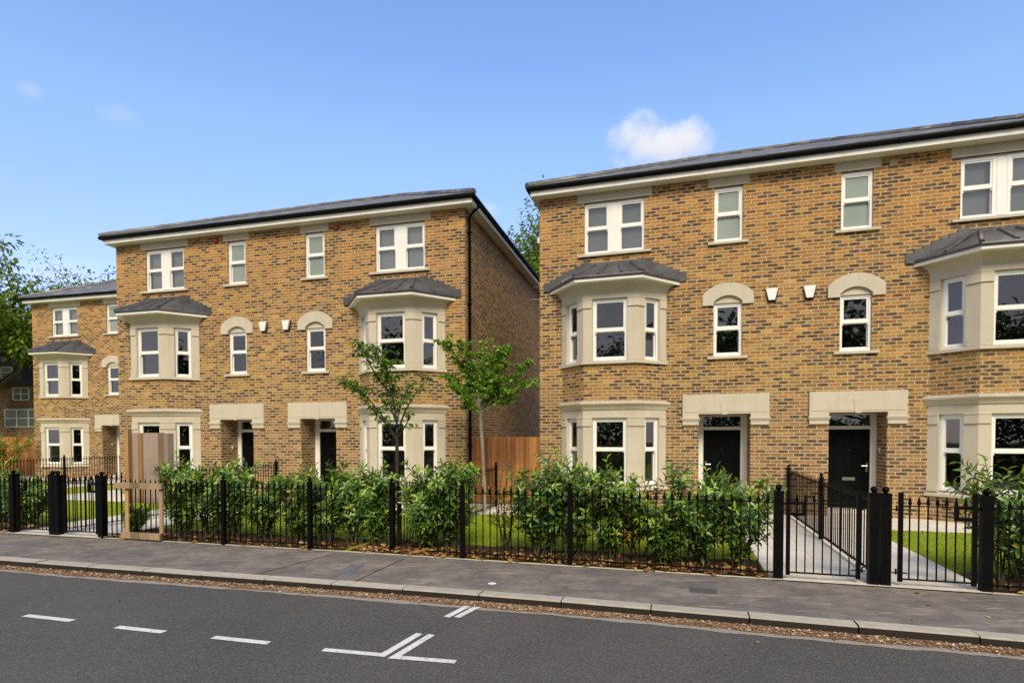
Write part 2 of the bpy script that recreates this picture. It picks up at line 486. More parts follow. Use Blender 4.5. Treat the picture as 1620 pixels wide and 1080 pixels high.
def text_mesh(name, body, size, mat, parent, matrix, extrude=.001):
    cu = bpy.data.curves.new(name, 'FONT'); cu.body = body; cu.size = size; cu.extrude = extrude
    cu.align_x = 'CENTER'; cu.align_y = 'CENTER'
    o = bpy.data.objects.new(name, cu); COL.objects.link(o)
    dg = bpy.context.evaluated_depsgraph_get(); dg.update()
    me = bpy.data.meshes.new_from_object(o.evaluated_get(dg))
    bpy.data.objects.remove(o); bpy.data.curves.remove(cu)
    me.name = name; me.materials.clear(); me.materials.append(MATS[mat])
    o = bpy.data.objects.new(name, me); COL.objects.link(o)
    if parent: o.parent = parent
    o.matrix_local = matrix
    return o


# ------------------------------------------------------------------ wall with rectangular holes
def wall(mb, P0, P1, z0, z1, holes, depth, inner=True):
    """vertical wall from P0 to P1 (x,y), outer side on the right-hand side of P0->P1 rotated -90deg;
    holes: (u0,u1,z0,z1[,depth]); reveals are built, too"""
    P0 = Vector((*P0, 0)); P1 = Vector((*P1, 0)); d = (P1 - P0); L = d.length; d.normalize()
    nin = Vector((-d.y, d.x, 0))
    def q(u, z, y=0.): return P0 + d * u + nin * y + Vector((0, 0, z))
    us = sorted({0., L, *[h[0] for h in holes], *[h[1] for h in holes]})
    zs = sorted({z0, z1, *[h[2] for h in holes], *[h[3] for h in holes]})
    for i in range(len(us) - 1):
        for j in range(len(zs) - 1):
            uc, zc = (us[i] + us[i + 1]) / 2, (zs[j] + zs[j + 1]) / 2
            if any(h[0] < uc < h[1] and h[2] < zc < h[3] for h in holes): continue
            a, b, c, e = us[i], us[i + 1], zs[j], zs[j + 1]
            mb.face(q(a, c), q(b, c), q(b, e), q(a, e))
    for h in holes:
        a, b, c, e = h[:4]; dp = h[4] if len(h) > 4 else depth
        mb.face(q(a, c), q(a, e), q(a, e, dp), q(a, c, dp))
        mb.face(q(b, c), q(b, c, dp), q(b, e, dp), q(b, e))
        mb.face(q(a, e), q(b, e), q(b, e, dp), q(a, e, dp))
        if c > z0 + .01: mb.face(q(a, c), q(a, c, dp), q(b, c, dp), q(b, c))


# ------------------------------------------------------------------ sash window in a local frame
def sash_window(parent, T, u0, u1, z0, z1, zm, sb, name='window', glass='window_glass', sill=None, fw=.052, level=1):
    """outer frame is the part; sashes, panes and sill are its sub-parts (or siblings when level == 2)"""
    m = MB(T); e = sb + .11
    m.box(u0, u0 + fw, sb, e, z0, z1); m.box(u1 - fw, u1, sb, e, z0, z1)
    m.box(u0 + fw, u1 - fw, sb, e, z1 - fw, z1); m.box(u0 + fw, u1 - fw, sb, e, z0, z0 + .05)
    fr = m.build(name, 'white_frame', parent)
    sub = fr if level == 1 else parent
    a, b = u0 + fw, u1 - fw
    zt, zb = z1 - fw, z0 + .05
    # upper sash, in front
    m = MB(T); y0, y1 = sb + .012, sb + .052; st = .034
    m.box(a, a + st, y0, y1, zm - .01, zt); m.box(b - st, b, y0, y1, zm - .01, zt)
    m.box(a + st, b - st, y0, y1, zt - .036, zt); m.box(a + st, b - st, y0, y1, zm + .01, zm + .062)
    m.box(a - .004, b + .004, y0 - .008, y1 - .002, zm - .028, zm + .012)
    # sash horns
    m.box(a + .003, a + .026, y0 + .004, y1 - .004, zm - .065, zm - .028); m.box(b - .026, b - .003, y0 + .004, y1 - .004, zm - .065, zm - .028)
    m.build('upper_sash', 'white_frame', sub)
    m = MB(T); m.face((a + st, sb + .034, zm + .06), (b - st, sb + .034, zm + .06), (b - st, sb + .034, zt - .034), (a + st, sb + .034, zt - .034))
    m.build('pane', glass, sub)
    # lower sash, behind
    m = MB(T); y0, y1 = sb + .054, sb + .094; st = .016
    m.box(a, a + st, y0, y1, zb, zm - .005); m.box(b - st, b, y0, y1, zb, zm - .005)
    m.box(a + st, b - st, y0, y1, zb, zb + .034); m.box(a + st, b - st, y0, y1, zm - .04, zm - .005)
    m.build('lower_sash', 'white_frame', sub)
    m = MB(T); m.face((a + st, sb + .074, zb + .03), (b - st, sb + .074, zb + .03), (b - st, sb + .074, zm - .035), (a + st, sb + .074, zm - .035))
    m.build('pane', glass, sub)
    if sill:
        m = MB(T); s0, s1, szb = sill
        m.prism_y_dummy = None
        poly = [(-.065, szb), (-.065, z0 - .018), (sb + .02, z0 + .002), (sb + .02, szb)]
        k = len(poly)
        for i in range(k):
            p_, q_ = poly[i], poly[(i + 1) % k]
            m.face((s0, p_[0], p_[1]), (s1, p_[0], p_[1]), (s1, q_[0], q_[1]), (s0, q_[0], q_[1]))
        m.face(*[(s0, y, z) for y, z in poly]); m.face(*[(s1, y, z) for y, z in reversed(poly)])
        m.build('sill', 'cast_stone', sub)
    return fr


# ------------------------------------------------------------------ the bay
BC, BHF, BHW, BD = 3.80, .60, 1.22, .60      # centre, half front, half at wall, depth


def bay_plan(c, o):
    return [(c - BHW - o * .85, 0.), (c - BHF - o * .414, -BD - o), (c + BHF + o * .414, -BD - o), (c + BHW + o * .85, 0.)]


def sweep(mb, c, prof, cap_top=False, cap_bot=False):
    pl = [[(x, y, z) for x, y in bay_plan(c, o)] for o, z in prof]
    for i in range(len(prof) - 1):
        for j in range(3):
            mb.face(pl[i][j], pl[i][j + 1], pl[i + 1][j + 1], pl[i + 1][j])
    if cap_top: mb.face(*pl[-1])
    if cap_bot: mb.face(*pl[0][::-1])


def make_bay(house, c):
    m = MB()
    sweep(m, c, [(-.02, 2.52), (-.02, 3.365)])
    bay = m.build('bay_window', 'yellow_stock_brick', house)
    m = MB(); sweep(m, c, [(-.02, 0), (-.02, .50)]); m.build('brick_plinth', 'yellow_stock_brick', bay)
    P = bay_plan(c, 0)
    for (zs, z0, z1, zm, zfr, ztop, cap0, cap1, ped) in ((.50, .60, 2.10, 1.415, 2.16, 2.335, 1.957, 2.15, .764),
                                                      (3.365, 3.44, 4.795, 4.125, 4.85, 4.97, 4.634, 4.84, 3.632)):
        ms = MB()
        for j in range(3):
            d = Vector((P[j + 1][0] - P[j][0], P[j + 1][1] - P[j][1])); L = d.length; d.normalize()
            nin = Vector((-d.y, d.x))
            if j == 1: a, b = .60 - .39, .60 + .39
            elif j == 0: a, b = .20, .20 + .42
            else: a, b = L - .62, L - .20
            wall(ms, P[j], P[j + 1], z0 - .01, ztop, [(a, b, z0, z1 + .045)], .14)
            o = P[j]
            def T(u, y, z, o=o, d=d, nin=nin): return (o[0] + d.x * u + nin.x * y, o[1] + d.y * u + nin.y * y, z)
            # caps and pedestals of the pilasters either side of the window
            for (ua, ub) in ((0, a - .012), (b + .012, L)):
                for (c0, c1, pr) in ((cap0, cap0 + .022, .026), (cap0 + .022, cap1 - .02, .014), (cap1 - .02, cap1, .022), (z0, ped - .02, .016), (ped - .02, ped, .009)):
                    xa = ua if ua > 0 or j == 0 else -pr * .414
                    xb = ub if ub < L or j == 2 else L + pr * .414
                    q = [T(xa, -pr, c0), T(xb, -pr, c0), T(xb, -pr, c1), T(xa, -pr, c1)]
                    k = [T(ua, 0, c0), T(ub, 0, c0), T(ub, 0, c1), T(ua, 0, c1)]
                    ms.face(*q); ms.face(q[3], q[2], k[2], k[3]); ms.face(k[0], k[1], q[1], q[0])
                    ms.face(k[0], q[0], q[3], k[3]); ms.face(q[1], k[1], k[2], q[2])
            # dark lead-coloured head above frame is the reveal itself
            sash_window(bay, T, a + .004, b - .004, z0 + .012, z1 + .04, zm, .06, 'window_frame', level=2)
        if zs < 1:
            sweep(ms, c, [(0, 2.335), (.028, 2.337), (.034, 2.36), (.06, 2.40), (.105, 2.44), (.125, 2.452), (.125, 2.492), (.11, 2.50), (-.03, 2.53)])
        else:
            sweep(ms, c, [(0, 4.97), (.012, 5.0), (.04, 5.05), (.09, 5.11), (.15, 5.15), (.22, 5.172)])
        ms.build('stone_surround', 'cast_stone', bay)
        m2 = MB(); sweep(m2, c, [(-.03, zs - .002), (.055, zs), (.055, zs + .052), (.045, zs + .06), (-.06, zs + .085)])
        m2.build('bay_sill', 'cast_stone', bay)
    # white fascia, lead roof with rolls and stepped flashing
    m2 = MB(); sweep(m2, c, [(.20, 5.160), (.335, 5.160), (.335, 5.225), (.2, 5.225)]); m2.build('fascia_board', 'white_board', bay)
    m2 = MB()
    e0, e1 = bay_plan(c, .36), bay_plan(c, .335)
    tz = 5.745
    top = [(c - .62, -.012, tz), (c - .42, -.10, tz), (c + .42, -.10, tz), (c + .62, -.012, tz)]
    sweep(m2, c, [(.30, 5.226), (.362, 5.226), (.375, 5.25), (.365, 5.285)])
    e = [(x, y, 5.285) for x, y in bay_plan(c, .365)]
    for j in range(3): m2.face(e[j], e[j + 1], top[j + 1], top[j])
    m2.face(*top)
    def roll(a, b, r=.045):
        a, b = Vector(a), Vector(b); m2.tube([a + Vector((0, 0, .006)), b + Vector((0, 0, .006))], r, 6)
    for j in (1, 2): roll(e[j], top[j])
    def lerp(a, b, f): return tuple(Vector(a).lerp(Vector(b), f))
    for f in (.36, .7): roll(lerp(e[1], e[2], f), lerp(top[1], top[2], f), .036)
    for j0, j1 in ((0, 1), (3, 2)):
        roll(lerp(e[j0], e[j1], .5), lerp(top[j0], top[j1], .5), .036)
    # stepped flashing up the wall
    for sg in (-1, 1):
        n = 7
        for i in range(n):
            f0, f1 = i / n, (i + 1) / n
            xa = c + sg * (1.63 - (1.63 - .58) * f0); xb = c + sg * (1.63 - (1.63 - .58) * f1)
            za = 5.285 + (tz - 5.285) * f0
            m2.box(xa + sg * .03, xb - sg * .02, -.030 - .004 * (i % 2), -.002, za - .05, za + .165)
    m2.box(c - .64, c + .64, -.028, -.0015, tz - .02, tz + .085)
    m2.build('lead_roof', 'lead_sheet', bay)
    return bay


# ------------------------------------------------------------------ the semi-detached house
HW, HD, TOPZ = 5.573, 10.0, 7.465


def I(u, y, z): return (u, y, z)


def make_house():
    root = empty('semi_detached_house', '', 'house')
    holes = []
    for sg in (-1, 1):
        def X(a, b): return tuple(sorted((sg * a + HW, sg * b + HW)))
        holes += [(*X(3.08, 4.474), 6.0, 7.262, .3), (*X(.962, 1.557), 6.0, 7.262, .3), (*X(.962, 1.557), 3.49, 4.87, .3),
                  (*X(.772, 1.86), 0.0, 2.22, .75), (*X(2.75, 4.85), .55, 2.14, .3), (*X(2.75, 4.85), 3.42, 4.84, .3)]
    m = MB()
    wall(m, (-HW, 0), (HW, 0), -.05, TOPZ, holes, .3)
    wall(m, (HW, 0), (HW, HD), -.05, TOPZ, [], .3)
    wall(m, (HW, HD), (-HW, HD), -.05, TOPZ, [], .3)
    wall(m, (-HW, HD), (-HW, 0), -.05, TOPZ, [], .3)
    m.build('brick_wall', 'yellow_stock_brick', root)
    # rooms behind the glass
    m = MB()
    for z in (.12, 2.95, 5.6):
        m.box(-HW + .02, HW - .02, .31, HD - .05, z - .1, z)
    m.box(-HW + .3, HW - .3, 4.2, 4.3, 0, 7.3)
    for x in (-2.1, -.05, 2.0):
        m.box(x, x + .1, .76, 4.2, 0, 7.3)
    m.build('room_walls', 'plaster', root)
    # windows
    for sg in (-1, 1):
        def X(a, b): return tuple(sorted((sg * a, sg * b)))
        a, b = X(.962, 1.557); s0, s1 = X(.846, 1.687)
        sash_window(root, I, a, b, 6.05, 7.235, 6.655, .05, glass='frosted_glass', sill=(s0, s1, 5.985))
        sash_window(root, I, a, b, 3.515, 4.69, 4.125, .05, sill=(s0, s1, 3.447))
        # head board between the frame and lintel
        m = MB(); m.box(a, b, .055, .13, 7.235, 7.262); m.build('head_board', 'soffit_white', root)
        # pair of sashes with a wide central mullion
        a, b = X(3.08, 4.474); s0, s1 = X(2.93, 4.63)
        f = sash_window(root, I, a, a + .60, 6.045, 7.235, 6.645, .05, sill=None)
        m = MB(); m.box(a, b, .055, .13, 7.235, 7.262); m.box(a + .60, b - .60, .056, .15, 6.045, 7.235)
        m.box(a + .62, b - .62, .047, .056, 6.08, 7.20); m.build('mullion', 'white_frame', f)
        f2 = sash_window(root, I, b - .60, b, 6.045, 7.235, 6.645, .05, sill=None)
        m = MB(); m.box(a + .02, b - .02, .20, .206, 6.05, 7.24); m.build('added_blind', 'added_blind_cloth', f)  # pale blind added behind the glass to lighten the panes
        m = MB(); poly = [(-.065, 5.978), (-.065, 6.03), (.07, 6.047), (.07, 5.978)]
        for i in range(4):
            p_, q_ = poly[i], poly[(i + 1) % 4]
            m.face((s0, p_[0], p_[1]), (s1, p_[0], p_[1]), (s1, q_[0], q_[1]), (s0, q_[0], q_[1]))
        m.face(*[(s0, y, z) for y, z in poly]); m.face(*[(s1, y, z) for y, z in reversed(poly)])
        m.build('sill', 'cast_stone', root)
        # flat lintels under the eaves
        for (l0, l1) in ((2.91, 4.645), (.83, 1.69)):
            l0, l1 = X(l0, l1)
            m = MB(); m.box(l0, l1, -.014, .25, 7.262, 7.464); m.build('lintel', 'cast_stone', root)
        # arched hood over the first-floor window
        cx = sg * 1.26
        m = MB()
        half, hin = .535, .30
        def arch(x, hw, spring, rise): return spring + rise * (1 - (x / hw) ** 2) ** .5 * 1.0 if abs(x) < hw else spring
        def seg(x, hw, spring, rise):
            R = (hw * hw + rise * rise) / (2 * rise)
            return spring + (R * R - x * x) ** .5 - (R - rise)
        k = 16
        yo, yi = -.045, .30
        # outer ring points and inner ring points by angle-like parameter
        outer = [(-half, 4.645), (-half, 4.88)] + [(-half + 2 * half * i / k, seg(-half + 2 * half * i / k, half, 4.88, .25)) for i in range(1, k)] + [(half, 4.88), (half, 4.645)]
        inner = [(-hin, 4.645), (-hin, 4.71)] + [(-hin + 2 * hin * i / k, seg(-hin + 2 * hin * i / k, hin, 4.71, .14)) for i in range(1, k)] + [(hin, 4.71), (hin, 4.645)]
        for i in range(len(outer) - 1):
            o0, o1, i0, i1 = outer[i], outer[i + 1], inner[i], inner[i + 1]
            m.face((cx + i0[0], yo, i0[1]), (cx + i1[0], yo, i1[1]), (cx + o1[0], yo, o1[1]), (cx + o0[0], yo, o0[1]))
            m.face((cx + o0[0], yo, o0[1]), (cx + o1[0], yo, o1[1]), (cx + o1[0], .01, o1[1]), (cx + o0[0], .01, o0[1]))
            m.face((cx + i1[0], yo, i1[1]), (cx + i0[0], yo, i0[1]), (cx + i0[0], .05, i0[1]), (cx + i1[0], .05, i1[1]))
        for (p_, q_) in ((outer[0], inner[0]), (inner[-1], outer[-1])):
            m.face((cx + p_[0], yo, p_[1]), (cx + p_[0], .05, p_[1]), (cx + q_[0], .05, q_[1]), (cx + q_[0], yo, q_[1]))
        hood = m.build('arch_hood', 'cast_stone', root)
        m = MB(); m.box(cx - .298, cx + .298, .022, .12, 4.688, 4.869); m.box(cx - .298, cx + .298, .012, .022, 4.688, 4.705, 'B'); m.build('infill_panel', 'cast_stone', hood)
        # door surround: slab with keystone, on moulded brackets
        lo, li = X(.394, 2.214); oo, oi = X(.772, 1.86)
        m = MB()
        m.box(lo, li, -.05, .012, 2.222, 2.665)
        m.box(lo + .04, li - .04, -.058, -.05, 2.26, 2.625, 'B')
        for (b0, b1) in ((lo, oo), (oi, li)):
            m.box(b0, b1, -.05, .012, 2.14, 2.222, 'T')
            m.box(b0 - .025, b1 + .025, -.085, .0125, 2.105, 2.14)
            m.box(b0 - .012, b1 + .012, -.068, .0122, 2.07, 2.105)
            m.box(b0, b1, -.05, .012, 1.976, 2.07)
        ds = m.build('door_surround', 'cast_stone', root)
        kx = (oo + oi) / 2
        m = MB(); m.prism_y([(kx - .055, 2.205), (kx + .055, 2.205), (kx + .095, 2.50), (kx - .095, 2.50)], -.068, -.05)
        m.build('keystone', 'cast_stone', ds)
        # front door, set back in the porch
        y = .65
        dl, dr = X(.92, 1.735)
        m = MB()
        m.box(dl, dr, y + .03, y + .08, .035, 1.865)
        w = dr - dl; st = .115
        for (pz0, pz1) in ((.17, .62), (.78, 1.36), (1.46, 1.75)):
            for (pa, pb) in ((dl + st, dl + w / 2 - .05), (dl + w / 2 + .05, dr - st)):
                t_ = .022
                m.box(pa, pb, y + .014, y + .03, pz1 - t_, pz1, 'B'); m.box(pa, pb, y + .014, y + .03, pz0, pz0 + t_, 'B')
                m.box(pa, pa + t_, y + .015, y + .03, pz0 + t_, pz1 - t_, 'B'); m.box(pb - t_, pb, y + .015, y + .03, pz0 + t_, pz1 - t_, 'B')
                m.box(pa + .05, pb - .05, y + .022, y + .03, pz0 + .05, pz1 - .05, 'B')
        door = m.build('front_door', 'black_gloss', root)
        m = MB()
        fo, fi = X(.774, 1.858)
        m.box(fo, dl - .003, y, y + .09, 0, 2.218); m.box(dr + .003, fi, y, y + .09, 0, 2.218)
        m.box(dl - .003, dr + .003, y + .001, y + .09, 1.87, 1.945); m.box(dl - .003, dr + .003, y + .001, y + .09, 2.185, 2.218)
        m.build('door_frame', 'white_frame', door)
        m = MB(); m.box(fo, fi, y - .06, y + .12, -.04, .032); m.build('threshold', 'white_board', door)
        m = MB(); m.face((dl, y + .05, 1.945), (dr, y + .05, 1.945), (dr, y + .05, 2.19), (dl, y + .05, 2.19)); m.build('fanlight', 'window_glass', door)
        m = MB(); m.box(fo, fi, y + .35, y + .4, 1.9, 2.3); m.build('hall_shade_panel', 'black_gloss', door)  # black panel behind the fanlight, its colour stands for the unlit hall
        mid = (dl + dr) / 2
        m = MB(); m.box(mid - .125, mid + .125, y + .012, y + .03, .735, .805)
        m.box(mid - .108, mid + .108, y + .006, y + .012, .752, .788); m.build('letter_plate', 'silver_metal', door)
        hx = dr - .055 if sg > 0 else dl + .055
        m = MB(); m.box(hx - .018, hx + .018, y + .018, y + .03, .93, 1.13)
        m.tube([(hx, y + .02, 1.06), (hx, y - .025, 1.06), (hx - sg * .11, y - .025, 1.058)], .010, 8); m.build('door_handle', 'silver_metal', door)
        m = MB(); m.lathe((mid, y + .02, 1.40), [(.0, 0), (.012, 0), (.012, .012), (0, .014)], 8); m.build('spy_hole', 'silver_metal', door)
        m = MB(); bx = 1.86 * sg
        m.box(bx - sg * .018, bx - sg * .002, .40, .44, 1.38, 1.47); m.build('doorbell', 'white_plastic', root)
        make_bay(root, sg * BC)
        # intruder alarm box with dark back plate
        ax = sg * .37
        m = MB(); m.prism_y([(ax - .062, 4.672), (ax + .062, 4.672), (ax + .118, 4.92), (ax - .118, 4.92)], -.085, -.012)
        al = m.build('alarm_box', 'white_plastic', root)
        m = MB(); m.prism_y([(ax - .075, 4.640), (ax + .085, 4.640), (ax + .13, 4.915), (ax - .11, 4.915)], -.03, -.0)
        m.build('back_plate', 'black_gloss', al)
    # roof
    ov = .345
    ez, rz = 7.68, 10.25
    A, B_, Cc, D = (-HW - ov, -ov, ez), (HW + ov, -ov, ez), (HW + ov, HD + ov, ez), (-HW - ov, HD + ov, ez)
    R0, R1 = (-1.27, HD / 2, rz), (1.27, HD / 2, rz)
    m = MB()
    m.face(A, B_, R1, R0); m.face(B_, Cc, R1); m.face(Cc, D, R0, R1); m.face(D, A, R0)
    for p_, q_ in ((A, B_), (B_, Cc), (Cc, D), (D, A)):
        m.face((p_[0], p_[1], ez - .03), (q_[0], q_[1], ez - .03), q_, p_)
    m.face(*[(p_[0], p_[1], ez - .03) for p_ in (D, Cc, B_, A)])
    roof = m.build('roof', 'roof_slate', root)
    m = MB()
    def tiles(a, b, r=.085, L=.42):
        a, b = Vector(a), Vector(b); n_ = int((b - a).length / L)
        for i in range(n_):
            p_ = a.lerp(b, i / n_); q_ = a.lerp(b, (i + 1.06) / n_)
            m.tube([p_, q_], r, 8, True, r * 1.13)
    tiles(R0, R1)
    for c_, r_ in ((A, R0), (B_, R1), (Cc, R1), (D, R0)): tiles(c_, r_)
    m.build('ridge_tiles', 'roof_slate', roof)
    o2 = .275
    m = MB(); x = HW + o2; t_ = .025
    m.box(-x, x, -o2, -o2 + t_, 7.465, 7.578); m.box(-x, x, HD + o2 - t_, HD + o2, 7.465, 7.578)
    m.box(-x, -x + t_, -o2 + t_, HD + o2 - t_, 7.465, 7.578); m.box(x - t_, x, -o2 + t_, HD + o2 - t_, 7.465, 7.578)
    m.build('fascia_board', 'white_board', root)
    m = MB()
    m.box(-x + t_, x - t_, -o2 + t_, .0, 7.4655, 7.48); m.box(-x + t_, x - t_, HD, HD + o2 - t_, 7.4655, 7.48)
    m.box(-x + t_, -HW, 0, HD, 7.4655, 7.48); m.box(HW, x - t_, 0, HD, 7.4655, 7.48)
    m.build('soffit_board', 'soffit_white', root)
    # gutters: half-round troughs with a black backing strip
    m = MB()
    g = o2 + .054
    def gut(p_, q_): m.tube([p_, q_], .05, 10)
    gx = HW + g
    gut((-gx - .03, -g, 7.628), (gx + .03, -g, 7.628)); gut((-gx, HD + g, 7.628), (gx, HD + g, 7.628))
    gut((-gx, -g, 7.628), (-gx, HD + g, 7.628)); gut((gx, -g, 7.628), (gx, HD + g, 7.628))
    z0, z1 = 7.58, 7.652
    m.box(-x, x, -o2 - .004, -o2 + .02, z0, z1); m.box(-x - .004, -x + .02, -o2 + .02, HD + o2, z0, z1); m.box(x - .02, x + .004, -o2 + .02, HD + o2, z0, z1)
    for i in range(13):
        xx = -x + .2 + i * (2 * x - .4) / 12
        m.box(xx - .012, xx + .012, -g - .07, -o2, 7.595, 7.65)
    m.build('gutter', 'gutter_black', root, smooth=False)
    for sg in (1,):
        m = MB(); xw = sg * (HW + .06)
        m.tube([(sg * gx, .16, 7.6), (sg * gx, .16, 7.53), (sg * (HW + .2), .16, 7.44), (xw, .16, 7.28), (xw, .16, 0.02)], .038, 10)
        for z in (6.9, 5.1, 3.3, 1.5):
            m.tube([(xw, .16, z - .03), (xw, .16, z + .03)], .05, 10); m.box(xw - .06, xw + .06, .11, .21, z - .008, z + .008)
        m.build('downpipe', 'gutter_black', root, smooth=True)
    for ch in root.children:      # the eaves stand out less on the left flank than on the right
        if ch.name.split('.')[0] in ('roof', 'fascia_board', 'soffit_board', 'gutter'):
            ch.scale.x = .989; ch.location.x = .055
    return root


HOUSE_LABEL = {'A': 'yellow brick house cut off by the right edge, with beige vents under its eaves',
               'B': 'yellow brick house in the middle with red boxes under its eaves and a saplings in front',
               'C': 'yellow brick house farthest left, half hidden behind the middle house'}
HOUSE_LABEL['B'] = 'whole yellow brick house in the middle with two red boxes under its eaves'
houseA = make_house()
hs = {'A': houseA, 'B': copy_tree(houseA), 'C': copy_tree(houseA)}
for k, o in hs.items():
    a, x0, y0 = HOUSES[k]
    o.location = (x0, y0, 0); o.rotation_euler = (0, 0, a)
    o['label'] = HOUSE_LABEL[k]; o['group'] = 'matching pairs of yellow brick houses'


def vent(parent, x, mat, name):
    m = MB()
    m.box(x - .07, x + .07, -.014, .0, 7.262, 7.385)
    if name == 'wall_vent':
        for i in range(4): m.box(x - .06, x + .06, -.02, -.0145, 7.275 + i * .027, 7.29 + i * .027)
    else:
        m.box(x - .055, x + .055, -.05, -.0145, 7.275, 7.372)
    m.build(name, mat, parent)


for sg in (-1, 1):
    vent(hs['A'], sg * 1.91, 'beige_vent', 'wall_vent')
    vent(hs['B'], sg * 1.94, 'red_plastic', 'warning_box')
for sg, tx in ((-1, '67'), (1, '66')):
    M = Matrix.Translation((sg * 1.3275, .65 + .046, 2.045)) @ Matrix.Rotation(pi / 2, 4, 'X')
    door = [c for c in hs['A'].children if c.name.startswith('front_door')][0 if sg < 0 else 1]
    text_mesh('house_number', tx, .15, 'number_etch', door, M)
# television aerial on the flank wall of the middle house
m = MB()
xm = HW + .40
m.tube([(xm, 7.75, 6.5), (xm, 7.75, 9.3)], .028, 8)
m.tube([(HW, 7.2, 6.85), (xm, 7.75, 6.95)], .016, 6); m.tube([(HW, 7.2, 7.25), (xm, 7.75, 7.48)], .016, 6)
m.tube([(xm - .1, 7.45, 9.22), (xm + .1, 8.05, 9.26)], .012, 6)
for i in range(5):
    f = i / 4
    m.tube([(xm - .1 + .2 * f - .14, 7.45 + .6 * f, 9.22 + .04 * f), (xm - .1 + .2 * f + .14, 7.45 + .6 * f, 9.22 + .04 * f)], .007, 5)
m.box(xm - .16, xm + .0, 7.4, 7.5, 8.98, 9.18)
m.build('aerial_mast', 'galvanised', hs['B'], smooth=False)

# ------------------------------------------------------------------ ground
def sheet(name, mat, pts, z, kind='structure'):
    m = MB(); m.face(*[(p_[0], p_[1], z) for p_ in pts])
    return struct(m.build(name, mat))


def strip(name, mat, left, right, z, zr=None):
    m = MB()
    for i in range(len(left) - 1):
        a, b, c, d = left[i], left[i + 1], right[i + 1], right[i]
        z2 = z if zr is None else zr
        m.face((a[0], a[1], z), (d[0], d[1], z2), (c[0], c[1], z2), (b[0], b[1], z))
    return struct(m.build(name, mat))


KB = [(-60, 20.3), (-40, 15.8), (-25, 12.2), (-14, 9.68), (-10, 8.74), (-7.415, 8.148), (-5.368, 7.60), (-3.607, 7.145), (-2.38, 6.834), (-1.247, 6.54), (-.233, 6.262), (.743, 5.975), (1.614, 5.712), (3.131, 5.245), (4.42, 4.838), (7, 4.02), (12, 2.45), (25, -1.5)]


def offset(pl, d):
    out = []
    for i, q in enumerate(pl):
        a, b = pl[max(i - 1, 0)], pl[min(i + 1, len(pl) - 1)]
        t = Vector((b[0] - a[0], b[1] - a[1])).normalized()
        out.append((q[0] + t.y * d, q[1] - t.x * d))
    return out


# fence line (front boundary): house B line on the left, house A line on the right
TA, TB = -6.1, -6.03
def FA(s, t=0.): return W('A', s, TA + t)
def FB(s, t=0.): return W('B', s, TB + t)
def xy(v): return (v.x, v.y)
FL = [xy(FB(-45)), xy(FB(-6.6)), xy(FB(5.66)), xy(FA(4)), xy(FA(20))]
ROADZ = -.085
sheet('ground', 'far_ground', [(-160, -140), (160, -140), (160, 160), (-160, 160)], -.16)
# footway: from fence line down to the kerb
m = MB()
poly = [(*p_, 0.) for p_ in KB] + [(*p_, 0.) for p_ in FL[::-1]]
m.face(*poly)
struct(m.build('pavement', 'footway_asphalt'))
# kerb stones
KF = offset(KB, .165)
m = MB()
def along(pl, step):
    out = [pl[0]]; acc = 0.
    for i in range(len(pl) - 1):
        a, b = Vector(pl[i]), Vector(pl[i + 1]); L = (b - a).length
        pos = step - acc
        while pos < L:
            out.append(tuple(a.lerp(b, pos / L))); pos += step
        acc = (acc + L) % step
    return out
# let the kerb be split about every 0.91 m
kb = along(KB, .915); kf = offset(kb, .165)
for i in range(len(kb) - 1):
    a, b, c, d = Vector(kb[i]), Vector(kb[i + 1]), Vector(kf[i + 1]), Vector(kf[i])
    g = .006 / (b - a).length
    a2, b2 = a.lerp(b, g), b.lerp(a, g); d2, c2 = d.lerp(c, g), c.lerp(d, g)
    z = .004 + random.uniform(-.003, .004); zz = z + random.uniform(-.003, .003)
    ch = .014
    n_ = (d2 - a2).normalized() * ch
    m.face((*a2, z), (*(d2 - n_), z), (*(c2 - n_), zz), (*b2, zz))
    m.face((*(d2 - n_), z), (*d2, z - ch), (*c2, zz - ch), (*(c2 - n_), zz))
    m.face((*d2, z - ch), (*d2, -.16), (*c2, -.16), (*c2, zz - ch))
    m.face((*a2, z), (*a2, -.1), (*d2, -.1), (*d2, z - ch), (*(d2 - n_), z)); m.face((*b2, zz), (*(c2 - n_), zz), (*c2, zz - ch), (*c2, -.1), (*b2, -.1))
    m.face((*b2, zz), (*b2, -.1), (*a2, -.1), (*a2, z))
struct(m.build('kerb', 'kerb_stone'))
FARK = offset(KB, 7.6)
strip('road', 'road_asphalt', [(p_[0], p_[1]) for p_ in offset(KB, .1)], FARK, ROADZ)
strip('far_pavement', 'footway_asphalt', FARK, offset(KB, 10.0), ROADZ + .1)
fk = offset(KB, 7.45)
strip('far_kerb', 'kerb_stone', fk, FARK, ROADZ + .103)
# old channel strip and leaf silt along the kerb, both with wandering edges
kd = along(KB, .07); kd = [p_ for p_ in kd if -14 < p_[0] < 9]
def wander(pl, base, amp, sc, seed):
    o = offset(pl, 1.0)
    ph = [random.Random(seed + i).uniform(0, 6.28) for i in range(4)]
    out = []
    for i, (p_, q_) in enumerate(zip(pl, o)):
        w = base + amp * (.5 * sin(i * .11 * sc + ph[0]) + .3 * sin(i * .37 * sc + ph[1]) + .25 * sin(i * .93 * sc + ph[2]) + .2 * random.Random(seed * 999 + i).uniform(-1, 1))
        out.append((p_[0] + (q_[0] - p_[0]) * w, p_[1] + (q_[1] - p_[1]) * w))
    return out
k0 = wander(kd, .165, 0, 1, 1); k1 = wander(kd, .42, .03, 1, 2); k2 = wander(kd, .335, .035, 1.4, 3)
strip('gutter_channel', 'old_channel', k0, k1, ROADZ + .004)
strip('gutter_silt', 'gutter_silt', k0, k2, ROADZ + .014, ROADZ + .008)
